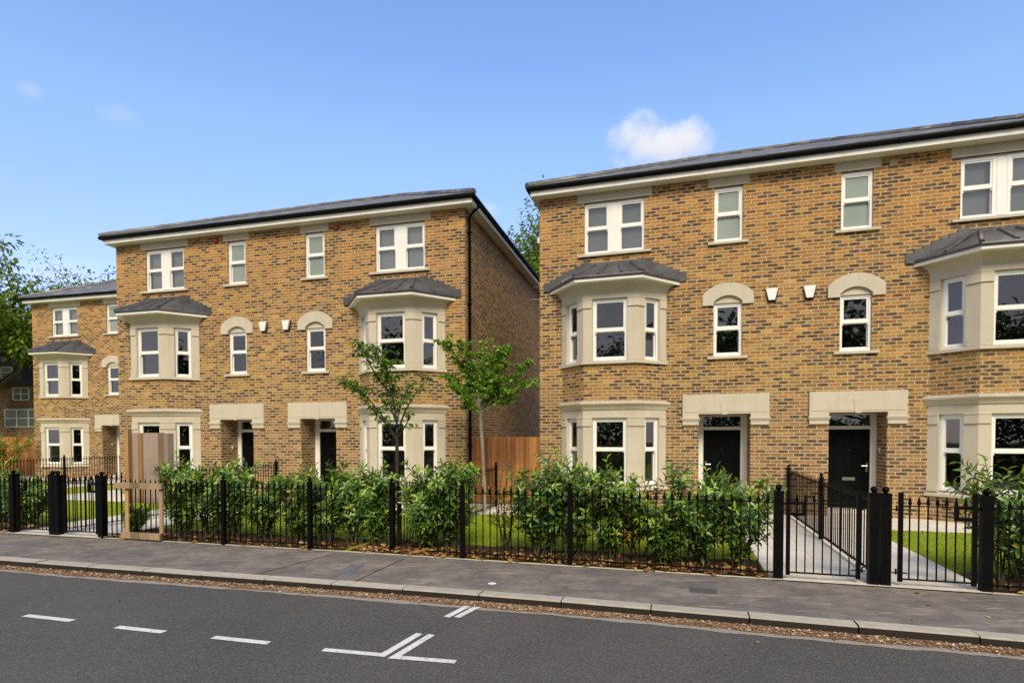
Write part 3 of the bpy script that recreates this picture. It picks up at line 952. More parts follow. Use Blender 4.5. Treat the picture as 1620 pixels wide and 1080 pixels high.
# pavement edging and gardens
strip('pavement_edging', 'concrete_edge', [xy(FB(-30, .03)), xy(FB(5.66, .03)), xy(FA(12, .03))], [xy(FB(-30, -.035)), xy(FB(5.66, -.035)), xy(FA(12, -.035))], .006)
back = [xy(W('A', 22, 14)), xy(W('A', -8, 14)), xy(W('B', -8, 16)), xy(W('C', -30, 14))]
sheet('lawn', 'lawn_grass', FL + back, -.001)


def hsheet(name, mat, h, s0, s1, t0, t1, z):
    a, x0, y0 = HOUSES[h]
    m = MB(); m.face((s0, t0, z), (s1, t0, z), (s1, t1, z), (s0, t1, z))
    o = m.build(name, mat); o.location = (x0, y0, 0); o.rotation_euler = (0, 0, a)
    return struct(o)


for h, tb in (('A', TA), ('B', TB), ('C', -11.0)):
    hsheet('path', 'path_slabs', h, -1.20, -.001, tb + .03, -1.75, .008)
    hsheet('path', 'path_slabs', h, .001, 1.07, tb + .03, -1.75, .008)
    hsheet('paved_strip', 'path_slabs', h, -6.75 if h == 'A' else -6.9, 7.2 if h == 'A' else 6.3, -1.75, .9, .012)
# the drive between the houses
sheet('drive', 'path_slabs', [xy(W('B', 6.3, -1.7)), xy(W('A', -6.7, -1.72)), xy(W('A', -5.6, 10)), xy(W('B', 5.6, 10))], .016)
for (h, s0, s1) in (('A', -1.16, 1.02), ('B', -1.0, 1.16)):
    hsheet('gate_threshold', 'concrete_edge', h, s0, s1, -6.20 if h == 'A' else -6.13, -5.92 if h == 'A' else -5.86, .016)
# planting beds along the front fence
def bed(fn, s0, s1, nm='planting_bed'):
    m = MB(); n_ = int((s1 - s0) / .12)
    fr = [fn(s0 + (s1 - s0) * i / n_, .03) for i in range(n_ + 1)]
    bk = [fn(s0 + (s1 - s0) * i / n_, .92 + .06 * sin(i * .7) + random.uniform(-.03, .03)) for i in range(n_ + 1)]
    for i in range(n_):
        m.face((fr[i].x, fr[i].y, .012), (fr[i + 1].x, fr[i + 1].y, .012), (bk[i + 1].x, bk[i + 1].y, .02), (bk[i].x, bk[i].y, .02))
    return struct(m.build(nm, 'bed_soil'))
bed(FB, 1.18, 5.70); bed(FA, -7.0, -1.22); bed(FA, 1.09, 9); bed(FB, -9, -1.05)

# road markings: parking-bay lines
def mark(pts, w):
    """polyline painted line of width w"""
    m = MB(); pts = [Vector(p_) for p_ in pts]
    lefts, rights = [], []
    for i, p_ in enumerate(pts):
        a, b = pts[max(i - 1, 0)], pts[min(i + 1, len(pts) - 1)]
        if 0 < i < len(pts) - 1:
            d1 = (p_ - a).normalized(); d2 = (b - p_).normalized()
            n1 = Vector((-d1.y, d1.x)); n2 = Vector((-d2.y, d2.x)); n_ = (n1 + n2).normalized(); n_ = n_ / max(.4, n_.dot(n1))
        else:
            d1 = (b - a).normalized(); n_ = Vector((-d1.y, d1.x))
        lefts.append(p_ + n_ * w / 2); rights.append(p_ - n_ * w / 2)
    z = ROADZ + .006
    for i in range(len(pts) - 1):
        m.face((*rights[i], z), (*rights[i + 1], z), (*lefts[i + 1], z), (*lefts[i], z))
    return struct(m.build('road_marking', 'marking_paint'))
for p_ in (((-4.94, 5.69), (-4.33, 5.52)), ((-3.765, 5.335), (-3.225, 5.19)), ((-2.70, 5.055), (-2.13, 4.905))): mark(p_, .075)
mark([(-1.605, 4.752), (-1.07, 4.63), (-.85, 5.14)], .07)
mark([(-.455, 4.485), (-.965, 4.585), (-.735, 5.11)], .07)
mark([(-.66, 5.61), (-.452, 6.02)], .07); mark([(-.555, 5.60), (-.345, 6.0)], .07)
mark([(-8.0, 6.62), (-7.4, 6.44)], .075); mark([(-6.5, 6.16), (-5.9, 5.97)], .075)

# things set in the footway
def plate(label, pts, mat, cat='cover', name='utility_cover', z=.006):
    m = MB(); c = sum((Vector(p_) for p_ in pts), Vector((0, 0))) / len(pts)
    m.face(*[(p_[0], p_[1], z) for p_ in pts])
    for i in range(len(pts)):
        a, b = pts[i], pts[(i + 1) % len(pts)]
        m.face((a[0], a[1], z - .02), (b[0], b[1], z - .02), (b[0], b[1], z), (a[0], a[1], z))
    # raised studs on the plate
    if mat == 'cover_metal':
        for i in range(4):
            for j in range(4):
                q = Vector(pts[0]).lerp(Vector(pts[1]), (i + 1) / 5).lerp(Vector(pts[3]).lerp(Vector(pts[2]), (i + 1) / 5), (j + 1) / 5)
                m.box(q.x - .01, q.x + .01, q.y - .01, q.y + .01, z, z + .002)
    return tag(m.build(name, mat), label, cat)
plate('small square grey cover in the pavement, nearer the fence of two', [(-2.19, 7.335), (-2.015, 7.285), (-2.0, 7.56), (-2.185, 7.61)], 'cover_metal')
plate('small square grey cover in the pavement, nearer the kerb of two', [(-2.185, 7.035), (-2.02, 6.995), (-2.005, 7.215), (-2.175, 7.26)], 'cover_metal')
struct(plate('', [(1.956, 6.202), (2.235, 6.115), (2.298, 6.316), (2.021, 6.405)], 'patch_tarmac', name='tarmac_patch', z=.004))
for o in [o for o in COL.objects if o.name.startswith('tarmac_patch')]:
    del o['label']; del o['category']
strip('road_seam', 'patch_tarmac', [(-.86, 5.14), (-.655, 5.62)], [(-.848, 5.135), (-.643, 5.615)], ROADZ + .003)
strip('road_seam', 'patch_tarmac', [(-.745, 5.11), (-.56, 5.60)], [(-.735, 5.105), (-.55, 5.595)], ROADZ + .003)
strip('trench_seam', 'bed_soil', [(-1.885, 6.70), (-1.54, 7.95)], [(-1.865, 6.695), (-1.522, 7.945)], .003)
strip('trench_seam', 'bed_soil', [(-3.2, 7.08), (-2.63, 8.3)], [(-3.185, 7.075), (-2.615, 8.295)], .003)
# sprayed survey letters
bt = empty('survey_mark', 'faint sprayed letters between two chalk lines on the pavement', 'marking', (-.35, 6.905, .004), -.29)
text_mesh('letters', 'BT', .2, 'chalk_paint', bt, Matrix.Translation((0, 0, .001)), 0.0)
m = MB(); m.face((-.17, .12, 0), (.19, .12, 0), (.19, .128, 0), (-.17, .128, 0)); m.face((-.2, -.128, 0), (.15, -.128, 0), (.15, -.12, 0), (-.2, -.12, 0)); m.build('chalk_line', 'chalk_paint', bt)
m = MB(); m.lathe((-.236, 6.589, .0), [(.05, .002), (.045, .004), (.02, .0045)], 14)
tag(m.build('paint_spot', 'white_pebble'), 'small white paint spot on the pavement near the kerb', 'paint spot')

# ------------------------------------------------------------------ railings
def picket(mb, x, y, ztop=1.04, zb=.05, r=.0065, ux=1., uy=0.):
    """square bar along z with a barbed spear head lying in the fence plane (direction ux,uy)"""
    def P(a, b, z): return (x + ux * a - uy * b, y + uy * a + ux * b, z)
    h = ztop - .115
    for (a, b, c, d) in ((-r, -r, r, -r), (r, -r, r, r), (r, r, -r, r), (-r, r, -r, -r)):
        mb.face(P(a, b, zb), P(c, d, zb), P(c, d, h), P(a, b, h))
    # spear: barbs at h, tip at ztop
    w, t = .021, .008
    ring0 = [P(-r, -r, h), P(r, -r, h), P(r, r, h), P(-r, r, h)]
    ring1 = [P(-w, -t * .6, h + .018), P(0, -t, h + .034), P(w, -t * .6, h + .018), P(w, t * .6, h + .018), P(0, t, h + .034), P(-w, t * .6, h + .018)]
    tip = P(0, 0, ztop)
    mb.face(ring0[0], ring0[1], ring1[2], ring1[1], ring1[0]); mb.face(ring0[2], ring0[3], ring1[5], ring1[4], ring1[3])
    mb.face(ring0[1], ring0[2], ring1[3], ring1[2]); mb.face(ring0[3], ring0[0], ring1[0], ring1[5])
    for i in range(6): mb.face(ring1[i], ring1[(i + 1) % 6], tip)


def post_mesh(mb, x, y, w=.03, h=1.04, ball=.03):
    mb.box(x - w, x + w, y - w, y + w, -.03, h)
    mb.box(x - w - .004, x + w + .004, y - w - .004, y + w + .004, h - .012, h + .004)
    if ball:
        pr = [(.012, 0.), (.012, .008)] + [(ball * sin(a), .008 + ball - ball * cos(a)) for a in [pi * .18 + i * pi * .82 / 8 for i in range(9)]]
        mb.lathe((x, y, h + .002), pr, 12)


def railing(p0, p1, label, posts=(), spacing=.102, group='black spear-topped railings', h=1.04, name='railing'):
    """p0,p1 world points; posts: list of fractions (0..1 metres along) at which posts stand"""
    p0, p1 = Vector((p0[0], p0[1])), Vector((p1[0], p1[1]))
    d = p1 - p0; L = d.length; a = math.atan2(d.y, d.x)
    root = empty(name, label, 'railing', (p0.x, p0.y, 0), a, group)
    stops = [0.] + sorted(q for q in posts if 0 < q < L) + [L]
    for q in posts:
        m = MB(); post_mesh(m, q, 0.); m.build('post', 'black_iron', root)
    m = MB(); m.box(0, L, -.019, .019, .922, .932); m.build('top_rail', 'black_iron', root)
    m = MB(); m.box(0, L, -.019, .019, .075, .087); m.build('bottom_rail', 'black_iron', root)
    for i in range(len(stops) - 1):
        a0, b0 = stops[i], stops[i + 1]
        n_ = max(1, round((b0 - a0) / spacing))
        m = MB()
        for j in range(1, n_):
            picket(m, a0 + (b0 - a0) * j / n_ + random.uniform(-.002, .002), random.uniform(-.001, .001), h + random.uniform(-.003, .003))
        if n_ > 1: m.build('pickets', 'black_iron', root)
    return root


def seglen(a, b): return (Vector(a) - Vector(b)).length
A0, A1 = xy(FA(-5.662)), xy(FA(-1.12))
kx_ = xy(FB(5.662))
# house B run: from the latch post of its right gate to the corner
La = 5.662 - 1.16
railing(xy(FB(1.12)), xy(FB(5.662)), 'long front railing with laurel bushes behind it, in front of the middle house', [3.61 - 1.12, 5.66 - 1.12 - .47])
railing(A0, A1, 'front railing of the right house, from the gate to the bend by the sapling', [5.662 - 5.18 - .0, 5.662 - 3.64])
railing(xy(FA(.99)), xy(FA(4.9)), 'short front railing at the right edge beyond the last gate', [3.3])
railing(xy(FB(-5.2)), xy(FB(-.93)), 'front railing at the left edge before the first gate', [1.0, 2.8])
# dividing railings between the front paths
for h, tb, lab in (('A', TA, 'railing dividing the two front paths of the right house'), ('B', TB, 'railing dividing the two front paths of the middle house'), ('C', -11.0, 'railing dividing the gardens of the left house')):
    Ln = -tb - .1
    railing(xy(W(h, 0, -.06)), xy(W(h, 0, tb + .08)), lab, [.0, 3.0] + ([6.0, 9.0] if h == 'C' else []), .105)
railing(xy(W('B', 6.47, -.35)), xy(W('B', 6.47, -5.95)), 'railing between the plots of the middle and right houses, ending at a wooden gate', [0., 2.9, 5.5])


def gate(p0, p1, label, latch_at_end, gname='garden_gate'):
    p0, p1 = Vector(p0), Vector(p1); d = p1 - p0; L = d.length; a = math.atan2(d.y, d.x)
    root = empty(gname, label, 'gate', (p0.x, p0.y, 0), a, 'black iron garden gates')
    w = .021
    for x in (w, L - w):
        m = MB(); m.box(x - w, x + w, -w, w, .06, 1.075); m.box(x - w + .004, x + w - .004, -w + .004, w - .004, 1.075, 1.081); m.build('stile', 'black_iron', root)
    m = MB(); m.box(2 * w, L - 2 * w, -.016, .016, .922, .932); m.build('top_rail', 'black_iron', root)
    m = MB(); m.box(2 * w, L - 2 * w, -.016, .016, .085, .099); m.build('bottom_rail', 'black_iron', root)
    m = MB(); n_ = 8
    for j in range(1, n_): picket(m, w + (L - 2 * w) * j / n_, 0, 1.05, .092)
    m.build('pickets', 'black_iron', root)
    # latch: lock case with open slot on the latch side
    m = MB(); e = L - 2 * w if latch_at_end else 2 * w; sg = -1 if latch_at_end else 1
    m.box(e, e + sg * .17, -.022, .022, .905, .94); m.box(e, e + sg * .17, -.022, .022, .775, .81); m.box(e + sg * .135, e + sg * .17, -.0225, .0225, .81, .905)
    m.box(e - sg * .09, e, -.012, .012, .90, .925)
    m.build('latch', 'black_iron', root)
    m = MB(); e = 0 if latch_at_end else L; sg = 1 if latch_at_end else -1
    for z in (.16, .885):
        m.tube([(e - sg * .06, 0, z), (e + sg * .09, 0, z)], .008, 6); m.tube([(e - sg * .02, 0, z - .02), (e - sg * .02, 0, z + .045)], .010, 6)
    m.build('hinge', 'black_iron', root)
    return root


def gate_post(p, label, rz, w=.05, h=1.06):
    o = empty('gate_post', label, 'gate post', (p[0], p[1], 0), rz, 'square black gate posts with ball tops')
    m = MB(); m.box(-w, w, -w, w, -.03, h); m.box(-w - .003, w + .003, -w - .003, w + .003, h - .01, h + .005); m.build('shaft', 'black_iron', o)
    m = MB(); bl = .037
    m.lathe((0, 0, h + .003), [(.02, 0), (.02, .008)] + [(bl * sin(q), .006 + bl - bl * cos(q)) for q in [pi * .2 + i * pi * .8 / 9 for i in range(10)]], 14)
    m.build('ball_finial', 'black_iron', o, smooth=True)


for fn, h, z in ((FA, 'A', 'right'), (FB, 'B', 'left')):
    a = HOUSES[h][0]
    sL, sM1, sM2, sR = -1.07, -.055, .055, 1.03
    if h == 'A': sL, sR = -1.10, .985
    else: sL, sR, = -.92, 1.12
    dm = {'A': (-.125, -.01), 'B': (.04, .155)}[h]
    dm = (-.10, .02) if h == 'A' else (.02, .135)
    gate_post(xy(fn(sL)), 'outer gate post at the left end of the %s pair of gates' % z, a)
    gate_post(xy(fn(dm[0])), 'left one of the double posts between the %s pair of gates' % z, a)
    gate_post(xy(fn(dm[1])), 'right one of the double posts between the %s pair of gates' % z, a)
    gate_post(xy(fn(sR)), 'outer gate post at the right end of the %s pair of gates' % z, a)
    if h == 'A':
        gate(xy(fn(sL + .085)), xy(fn(dm[0] - .13)), 'iron gate on the path beside the dividing railing, right house', False)
        gate(xy(fn(dm[1] + .13)), xy(fn(sR - .085)), 'iron gate with bright lawn behind it at the far right', True)
    else:
        gate(xy(fn(sL + .085)), xy(fn(dm[0] - .06)), 'iron gate nearest the left edge of the photo', False)
        gate(xy(fn(dm[1] + .13)), xy(fn(sR - .085)), 'iron gate to the left of the timber hoarding', True)

# ------------------------------------------------------------------ timber gate between the houses
pA, pB = W('A', -5.567, .17), W('B', 5.58, .17)
def board_leaf(p0, p1, label, handle_end, h=1.715, name='timber_gate', cat='gate', plate_mat='silver_metal'):
    p0, p1 = Vector((p0.x, p0.y)), Vector((p1.x, p1.y)); d = p1 - p0; L = d.length; a = math.atan2(d.y, d.x)
    root = empty(name, label, cat, (p0.x, p0.y, 0), a)
    m = MB(); n_ = round(L / .105)
    for i in range(n_):
        x0, x1 = L * i / n_ + .004, L * (i + 1) / n_ - .004
        y = random.uniform(-.003, .003)
        m.box(x0, x1, y - .011, y + .011, .04, h + random.uniform(-.004, .004))
    m.build('boards', 'orange_boards', root)
    m = MB()
    for z in (.25, .9, 1.55): m.box(.01, L - .01, .016, .06, z - .05, z + .05)
    m.build('ledges', 'orange_boards', root)
    if handle_end is not None:
        x = L - .085 if handle_end else .085
        m = MB(); m.box(x - .024, x + .024, -.022, -.0145, .86, 1.08); m.tube([(x, -.022, .90), (x, -.06, .92), (x, -.06, 1.02), (x, -.022, 1.04)], .011, 6); m.build('pull_handle', plate_mat, root)
    return root
vB, vA = pB.copy(), pA.copy()
mid = vB.lerp(vA, .53)
board_leaf(vB, mid - (vA - vB).normalized() * .006, 'orange timber gate leaf next to the middle house with the drainpipe', True)
board_leaf(mid + (vA - vB).normalized() * .006, vA, 'orange timber gate leaf next to the right house wall', False)
cl = W('C', -5.58, .3)
board_leaf(W('C', -9.2, .3), cl, 'orange timber fence beside the left house behind a yellowing bush', None, 1.75, 'timber_fence', 'fence')

# ------------------------------------------------------------------ timber hoarding strapped to the railing
a = HOUSES['B'][0]
p = FB(1.0)
ho = empty('timber_hoarding', 'raw plywood panel on timber battens strapped to the front railing', 'hoarding', (p.x, p.y, 0), a)
m = MB()
X0 = -1.0
def hb(mat, name, x0, x1, y0, y1, z0, z1):
    m = MB(); m.box(x0 + X0, x1 + X0, y0, y1, z0, z1); return m.build(name, mat, ho)
hb('raw_ply', 'ply_panel', 1.22, 1.98, .44, .455, .56, 1.80)
hb('fresh_batten', 'upright', 1.20, 1.29, .36, .435, .0, 1.86)
hb('fresh_batten', 'upright', 1.43, 1.53, .42, .437, .56, 1.79)
hb('sawn_batten', 'upright', 1.90, 1.985, .40, .438, .56, 1.80)
hb('raw_ply', 'side_panel', 1.985, 2.075, .44, .56, .56, 1.79)
hb('sawn_batten', 'rail', 1.47, 2.46, -.075, -.03, .87, .965)
hb('sawn_batten', 'rail', 1.60, 2.41, -.075, -.03, .03, .135)
hb('fresh_batten', 'batten', 1.645, 1.72, -.029, -.012, .135, .87)
hb('sawn_batten', 'batten', 2.36, 2.435, -.029, -.012, .135, .87)

# ------------------------------------------------------------------ foliage
def leaf_cloud(name, base, direc, normal, length, width, mats, mi, parent=None, curl=.25, six=True):
    """vectorised leaves: base point, unit direction, approximate normal, length, width arrays"""
    n = len(base)
    d = direc / np.linalg.norm(direc, axis=1)[:, None]
    s = np.cross(d, normal); s /= (np.linalg.norm(s, axis=1)[:, None] + 1e-9)
    u = np.cross(s, d)
    L = length[:, None]; Wd = width[:, None]
    fold = .22
    if six:
        loc = [(0, 0, 0), (.35, -.5, fold), (.35, 0, 0), (.35, .5, fold), (.68, -.42, fold * .8), (.68, 0, -.02), (.68, .42, fold * .8), (1, 0, 0)]
        faces = [(0, 2, 1), (0, 3, 2), (1, 2, 5, 4), (2, 3, 6, 5), (4, 5, 7), (5, 6, 7)]
    else:
        loc = [(0, 0, 0), (.45, -.5, fold), (.45, .5, fold), (1, 0, 0), (.45, 0, 0)]
        faces = [(0, 4, 1), (0, 2, 4), (1, 4, 3), (4, 2, 3)]
    k = len(loc)
    V = np.empty((n, k, 3))
    for i, (a, b, c) in enumerate(loc):
        droop = -curl * a * a
        V[:, i] = base + d * L * a + s * Wd * b + u * (Wd * c + L * droop)
    nf = len(faces)
    sizes = np.array([len(f) for f in faces])
    flat = np.concatenate([np.array(f) for f in faces])
    me = bpy.data.meshes.new(name)
    me.vertices.add(n * k); me.vertices.foreach_set('co', V.ravel())
    loops = (flat[None, :] + (np.arange(n) * k)[:, None]).ravel()
    me.loops.add(len(loops)); me.loops.foreach_set('vertex_index', loops.astype(np.int32))
    ls = np.concatenate([[0], np.cumsum(np.tile(sizes, n))[:-1]])
    me.polygons.add(n * nf); me.polygons.foreach_set('loop_start', ls.astype(np.int32))
    me.polygons.foreach_set('material_index', np.repeat(np.asarray(mi), nf).astype(np.int32))
    for q in mats: me.materials.append(MATS[q])
    me.update(calc_edges=True); me.validate()
    o = bpy.data.objects.new(name, me); COL.objects.link(o)
    if parent: o.parent = parent
    return o


def unit(v): return v / (np.linalg.norm(v) + 1e-9)


def laurel(seed, H=1.4, R=.45, nst=16, leafmat=('laurel_leaf', 'laurel_shoot'), mats_p=None, L0=.112, dens=1.0, shoot=.5):
    """returns (stem MB, leaf arrays): an upright many-stemmed laurel with whorled leaves"""
    r = np.random.default_rng(seed)
    m = MB(); B, D, Nn, Ls, Wd, M = [], [], [], [], [], []
    def add(p, d, nrm, l, w, k): B.append(p); D.append(d); Nn.append(nrm); Ls.append(l); Wd.append(w); M.append(k)
    def shoot_leaves(p0, p1, f0, n_, tipyoung):
        ax = unit(p1 - p0); side = unit(np.cross(ax, [.3, .2, 1.] if abs(ax[2]) < .9 else [1., 0, 0])); oth = np.cross(ax, side)
        ph = r.uniform(0, 6.28)
        for i in range(n_):
            f = f0 + (1 - f0) * (i + r.uniform(0, .8)) / n_
            ang = ph + i * 2.4
            rad = side * cos(ang) + oth * sin(ang)
            lift = .35 + .75 * f ** 3
            d = unit(rad + ax * lift + r.normal(0, .18, 3))
            young = tipyoung and f > .86 - shoot * r.uniform(0, .3)
            l = L0 * r.uniform(.75, 1.2) * (.8 if young else 1.0)
            add(p0 + (p1 - p0) * f, d, unit(ax + rad * .2), l, l * r.uniform(.30, .38), 1 if young else 0)
    for i in range(nst):
        an = r.uniform(0, 2 * pi); rr = R * math.sqrt(r.uniform(0.02, 1))
        h = H * r.uniform(.62, 1.0) * (1 - .22 * (rr / R) ** 2)
        b0 = np.array([.06 * cos(an) + r.uniform(-.1, .1), .06 * sin(an) + r.uniform(-.1, .1), 0.])
        b1 = np.array([rr * .6 * cos(an), rr * .6 * sin(an), h * .5]) + r.normal(0, .03, 3)
        b2 = np.array([rr * cos(an), rr * sin(an), h]) + r.normal(0, .05, 3)
        m.tube([b0, b0 * .4 + b1 * .6, b1, b1 * .5 + b2 * .5, b2], [.012, .010, .008, .006, .003], 5, False)
        shoot_leaves(b1, b2, .0, int(26 * dens), True)
        shoot_leaves(b0, b1, .22, int(15 * dens), False)
        for j in range(int(6 * dens) + 1):
            f = r.uniform(.25, .9)
            q0 = b0 + (b1 - b0) * (f / .5) if f < .5 else b1 + (b2 - b1) * ((f - .5) / .5)
            a2 = an + r.uniform(-1.9, 1.9)
            ln = r.uniform(.18, .36)
            q1 = q0 + np.array([cos(a2) * ln * .8, sin(a2) * ln * .8, ln * r.uniform(.25, .9)])
            m.tube([q0, (q0 + q1) / 2 + [0, 0, -.01], q1], [.005, .004, .002], 4, False)
            shoot_leaves(q0, q1, .15, int(13 * dens), r.uniform() < .45 + .4 * (q1[2] / H - .4))
    return m, [np.array(x) for x in (B, D, Nn, Ls, Wd)], np.array(M)


def shrub_proto(name, seed, leafmats=('laurel_leaf', 'laurel_shoot'), stemmat='green_stem', **kw):
    m, arr, M = laurel(seed, **kw)
    root = empty(name, '', 'shrub')
    m.build('stems', stemmat, root)
    leaf_cloud('foliage', *arr, list(leafmats), M, root)
    return root


protos = [shrub_proto('laurel_bush', 21, H=1.40, R=.48, nst=19, shoot=.75), shrub_proto('laurel_bush', 22, H=1.45, R=.45, nst=17, shoot=1.0),
          shrub_proto('laurel_bush', 23, H=1.30, R=.52, nst=19, shoot=.75), shrub_proto('laurel_bush', 24, H=1.50, R=.42, nst=14, dens=.9, L0=.125, shoot=.7)]
protos += [shrub_proto('laurel_bush', 25, H=1.38, R=.44, nst=15, dens=.8, shoot=.9), shrub_proto('laurel_bush', 26, H=1.46, R=.50, nst=15, dens=.85, L0=.12, shoot=.8)]
used = [False] * 6
SH = [('A', -4.16, .58, 0, .94, 'thin laurel bush in front of the wooden gate, just right of the yellowing shrub'),
      ('A', -3.68, .52, 3, 1.02, 'tall dark laurel bush in front of the right house bay, behind a railing post'),
      ('A', -3.22, .62, 1, .95, 'laurel bush in front of the right house bay, just left of the amber shrub'),
      ('A', -2.42, .50, 2, .90, 'low laurel bush just right of the amber shrub'),
      ('A', -1.98, .60, 5, .98, 'laurel bush under the brickwork left of the 67 door'),
      ('A', -1.52, .50, 4, 1.06, 'tall bright laurel bush in front of the black 67 door'),
      ('B', 1.44, .30, 2, .48, 'small low laurel bush below the plywood panel'),
      ('B', 2.22, .55, 1, .93, 'bright laurel bush just right of the plywood hoarding'),
      ('B', 2.76, .62, 4, .93, 'laurel bush in front of the middle house, second right of the hoarding'),
      ('B', 3.36, .52, 3, .90, 'laurel bush behind the railing post before the left door of the middle house'),
      ('B', 3.96, .60, 4, .88, 'rounded low laurel bush between the two doors of the middle house'),
      ('B', 4.52, .54, 1, .86, 'laurel bush under the brick pier left of the second door of the middle house'),
      ('B', 5.10, .56, 5, .92, 'laurel bush in front of the second black door of the middle house'),
      ('B', 5.62, .60, 3, .90, 'laurel bush left of the sapling with the dark trunk'),
      ('B', 6.12, .50, 1, .88, 'laurel bush between the two railing posts at the bend, by the dark sapling'),
      ('B', 6.86, .52, 2, .98, 'dark laurel bush right of the sapling with the dark trunk'),
      ('B', 7.30, .62, 1, .96, 'laurel bush beside the brick corner with the drainpipe'),
      ('A', 1.50, .55, 3, 1.0, 'laurel bush behind the last gate post at the right edge'),
      ('A', 2.05, .60, 0, 1.0, 'laurel bush cut off by the right edge of the photo'),
      ('B', -1.55, .65, 2, .82, 'laurel bush at the left edge behind the railing'),
      ('B', -2.3, .65, 1, .8, 'laurel bush left of the first gate, mostly outside the photo')]
for i, (h, s, dt, pi_, sc, lab) in enumerate(SH):
    o = protos[pi_] if not used[pi_] else copy_tree(protos[pi_]); used[pi_] = True
    w = (FA if h == 'A' else FB)(s, dt)
    o.location = (w.x, w.y, .01); o.rotation_euler = (0, 0, random.uniform(0, 6.28)); o.scale = (sc * random.uniform(.98, 1.1), sc * random.uniform(.98, 1.1), sc * random.uniform(1.03, 1.12))
    o['label'] = lab; o['group'] = 'laurel bushes behind the railings'
am = shrub_proto('amber_shrub', 41, ('amber_leaf', 'laurel_leaf'), 'bark_dark', H=1.2, R=.36, nst=8, dens=.75, L0=.085)
w = FA(-2.84, .62); am.location = (w.x, w.y, .01); am['label'] = 'shrub with amber autumn leaves behind the right house railing'
ys = shrub_proto('yellowing_shrub', 42, ('yellowing_leaf', 'yellowing_leaf'), 'bark_dark', H=1.4, R=.40, nst=6, dens=.7, L0=.08)
ys.location = (-.19, 8.45, .01); ys['label'] = 'sparse thin shrub with a few yellow leaves in front of the wooden gate'
yb = shrub_proto('yellowing_bush', 43, ('yellowing_leaf', 'laurel_shoot'), 'bark_dark', H=1.9, R=1.0, nst=20, dens=1.1, L0=.11)
w = W('C', -6.5, -.9); yb.location = (w.x, w.y, 0); yb['label'] = 'wide yellow and green bush beside the left house in front of an orange fence'
yb.scale = (1.5, .9, 1.3)


# trees --------------------------------------------------------------
def tree(name, label, loc, seed, H, trunk_h, r0, crown_r, levels, leafmat, barkmat, n_leaf, leaf_len, upward=.5, cat='tree', nbr=5, lean=(0, 0), clump=.5, six=False, group=None, taper_top=.4, spread=1.0, per_tip=None, trunk_wob=.02, flat=.6):
    r = np.random.default_rng(seed)
    root = empty(name, label, cat, loc, 0, group)
    m = MB(); tips = []
    def branch(p, d, L, rad, lev):
        n_ = 4; pts = [p]; q = p.copy(); dd = d.copy()
        for i in range(n_):
            dd = unit(dd + r.normal(0, .10, 3) + np.array([0, 0, .05 * upward]))
            q = q + dd * L / n_; pts.append(q.copy())
        rs = [rad * (1 - .55 * i / n_) for i in range(n_ + 1)]
        m.tube(pts, rs, 7 if lev < 1 else 5, False)
        if lev >= levels:
            for i in range(1, n_ + 1): tips.append((pts[i], dd, L))
            return
        k = nbr if lev == 0 else r.integers(3, 5)
        for j in range(k):
            f = (.45 + .55 * (j + r.uniform(0, .6)) / k) if lev > 0 else (.25 + .75 * (j + r.uniform(0, .5)) / k)
            f = min(f, 1.0)
            idx = min(int(f * n_), n_ - 1); q = pts[idx] + (pts[idx + 1] - pts[idx]) * (f * n_ - idx)
            an = r.uniform(0, 2 * pi)
            side = unit(np.array([cos(an), sin(an), 0.]))
            nd = unit(dd * (.75 if lev else .5) + side * .75 * spread + np.array([0, 0, upward * .6]))
            branch(q, nd, L * r.uniform(.55, .8) * (1 if lev else .9), rad * .5, lev + 1)
        if lev > 0: tips.append((pts[-1], dd, L * .5))
    top = np.array([lean[0], lean[1], trunk_h])
    pts = [np.array([0, 0, -.05])] + [top * f + np.array([*r.normal(0, trunk_wob, 2), 0]) for f in (.25, .5, .75)] + [top]
    m.tube(pts, [r0 * 1.25, r0, r0 * .92, r0 * .85, r0 * .75], 9, False)
    L1 = (H - trunk_h) * .62
    for j in range(nbr):
        an = 2 * pi * (j + r.uniform(-.3, .3)) / nbr
        v = unit(np.array([cos(an) * spread, sin(an) * spread, upward * r.uniform(.7, 1.5) + .15]))
        branch(top - np.array([0, 0, r.uniform(0, trunk_h * .12)]), v, L1 * r.uniform(.7, 1.05), r0 * .5, 1)
    branch(top, unit(np.array([r.normal(0, .15), r.normal(0, .15), 1.])), L1, r0 * .6, 1)
    m.build('trunk', barkmat, root)
    # leaves
    k = max(1, n_leaf // len(tips))
    B, D, Nn, Ls = [], [], [], []
    for (p, d, L) in tips:
        c = L * clump
        n_ = max(1, int(k * r.uniform(.3, 1.7)))
        off = r.normal(0, 1, (n_, 3)); off /= np.linalg.norm(off, axis=1)[:, None]; off *= (r.uniform(0, 1, (n_, 1)) ** .5) * c
        off[:, 2] *= flat
        B.append(p + off)
        dr = off / (np.linalg.norm(off, axis=1)[:, None] + 1e-6) + r.normal(0, .6, (n_, 3)); dr[:, 2] -= .25
        D.append(dr)
        nn = r.normal(0, .5, (n_, 3)); nn[:, 2] += 1; Nn.append(nn)
        Ls.append(leaf_len * r.uniform(.6, 1.3, n_))
    B, D, Nn, Ls = np.concatenate(B), np.concatenate(D), np.concatenate(Nn), np.concatenate(Ls)
    zt = np.percentile(B[:, 2], 99.5); k_ = H / zt; root.scale = (k_, k_, k_)
    leaf_cloud('crown', B, D, Nn, Ls / k_, Ls / k_ * .5, [leafmat], np.zeros(len(B), int), root, .2, six)
    return root


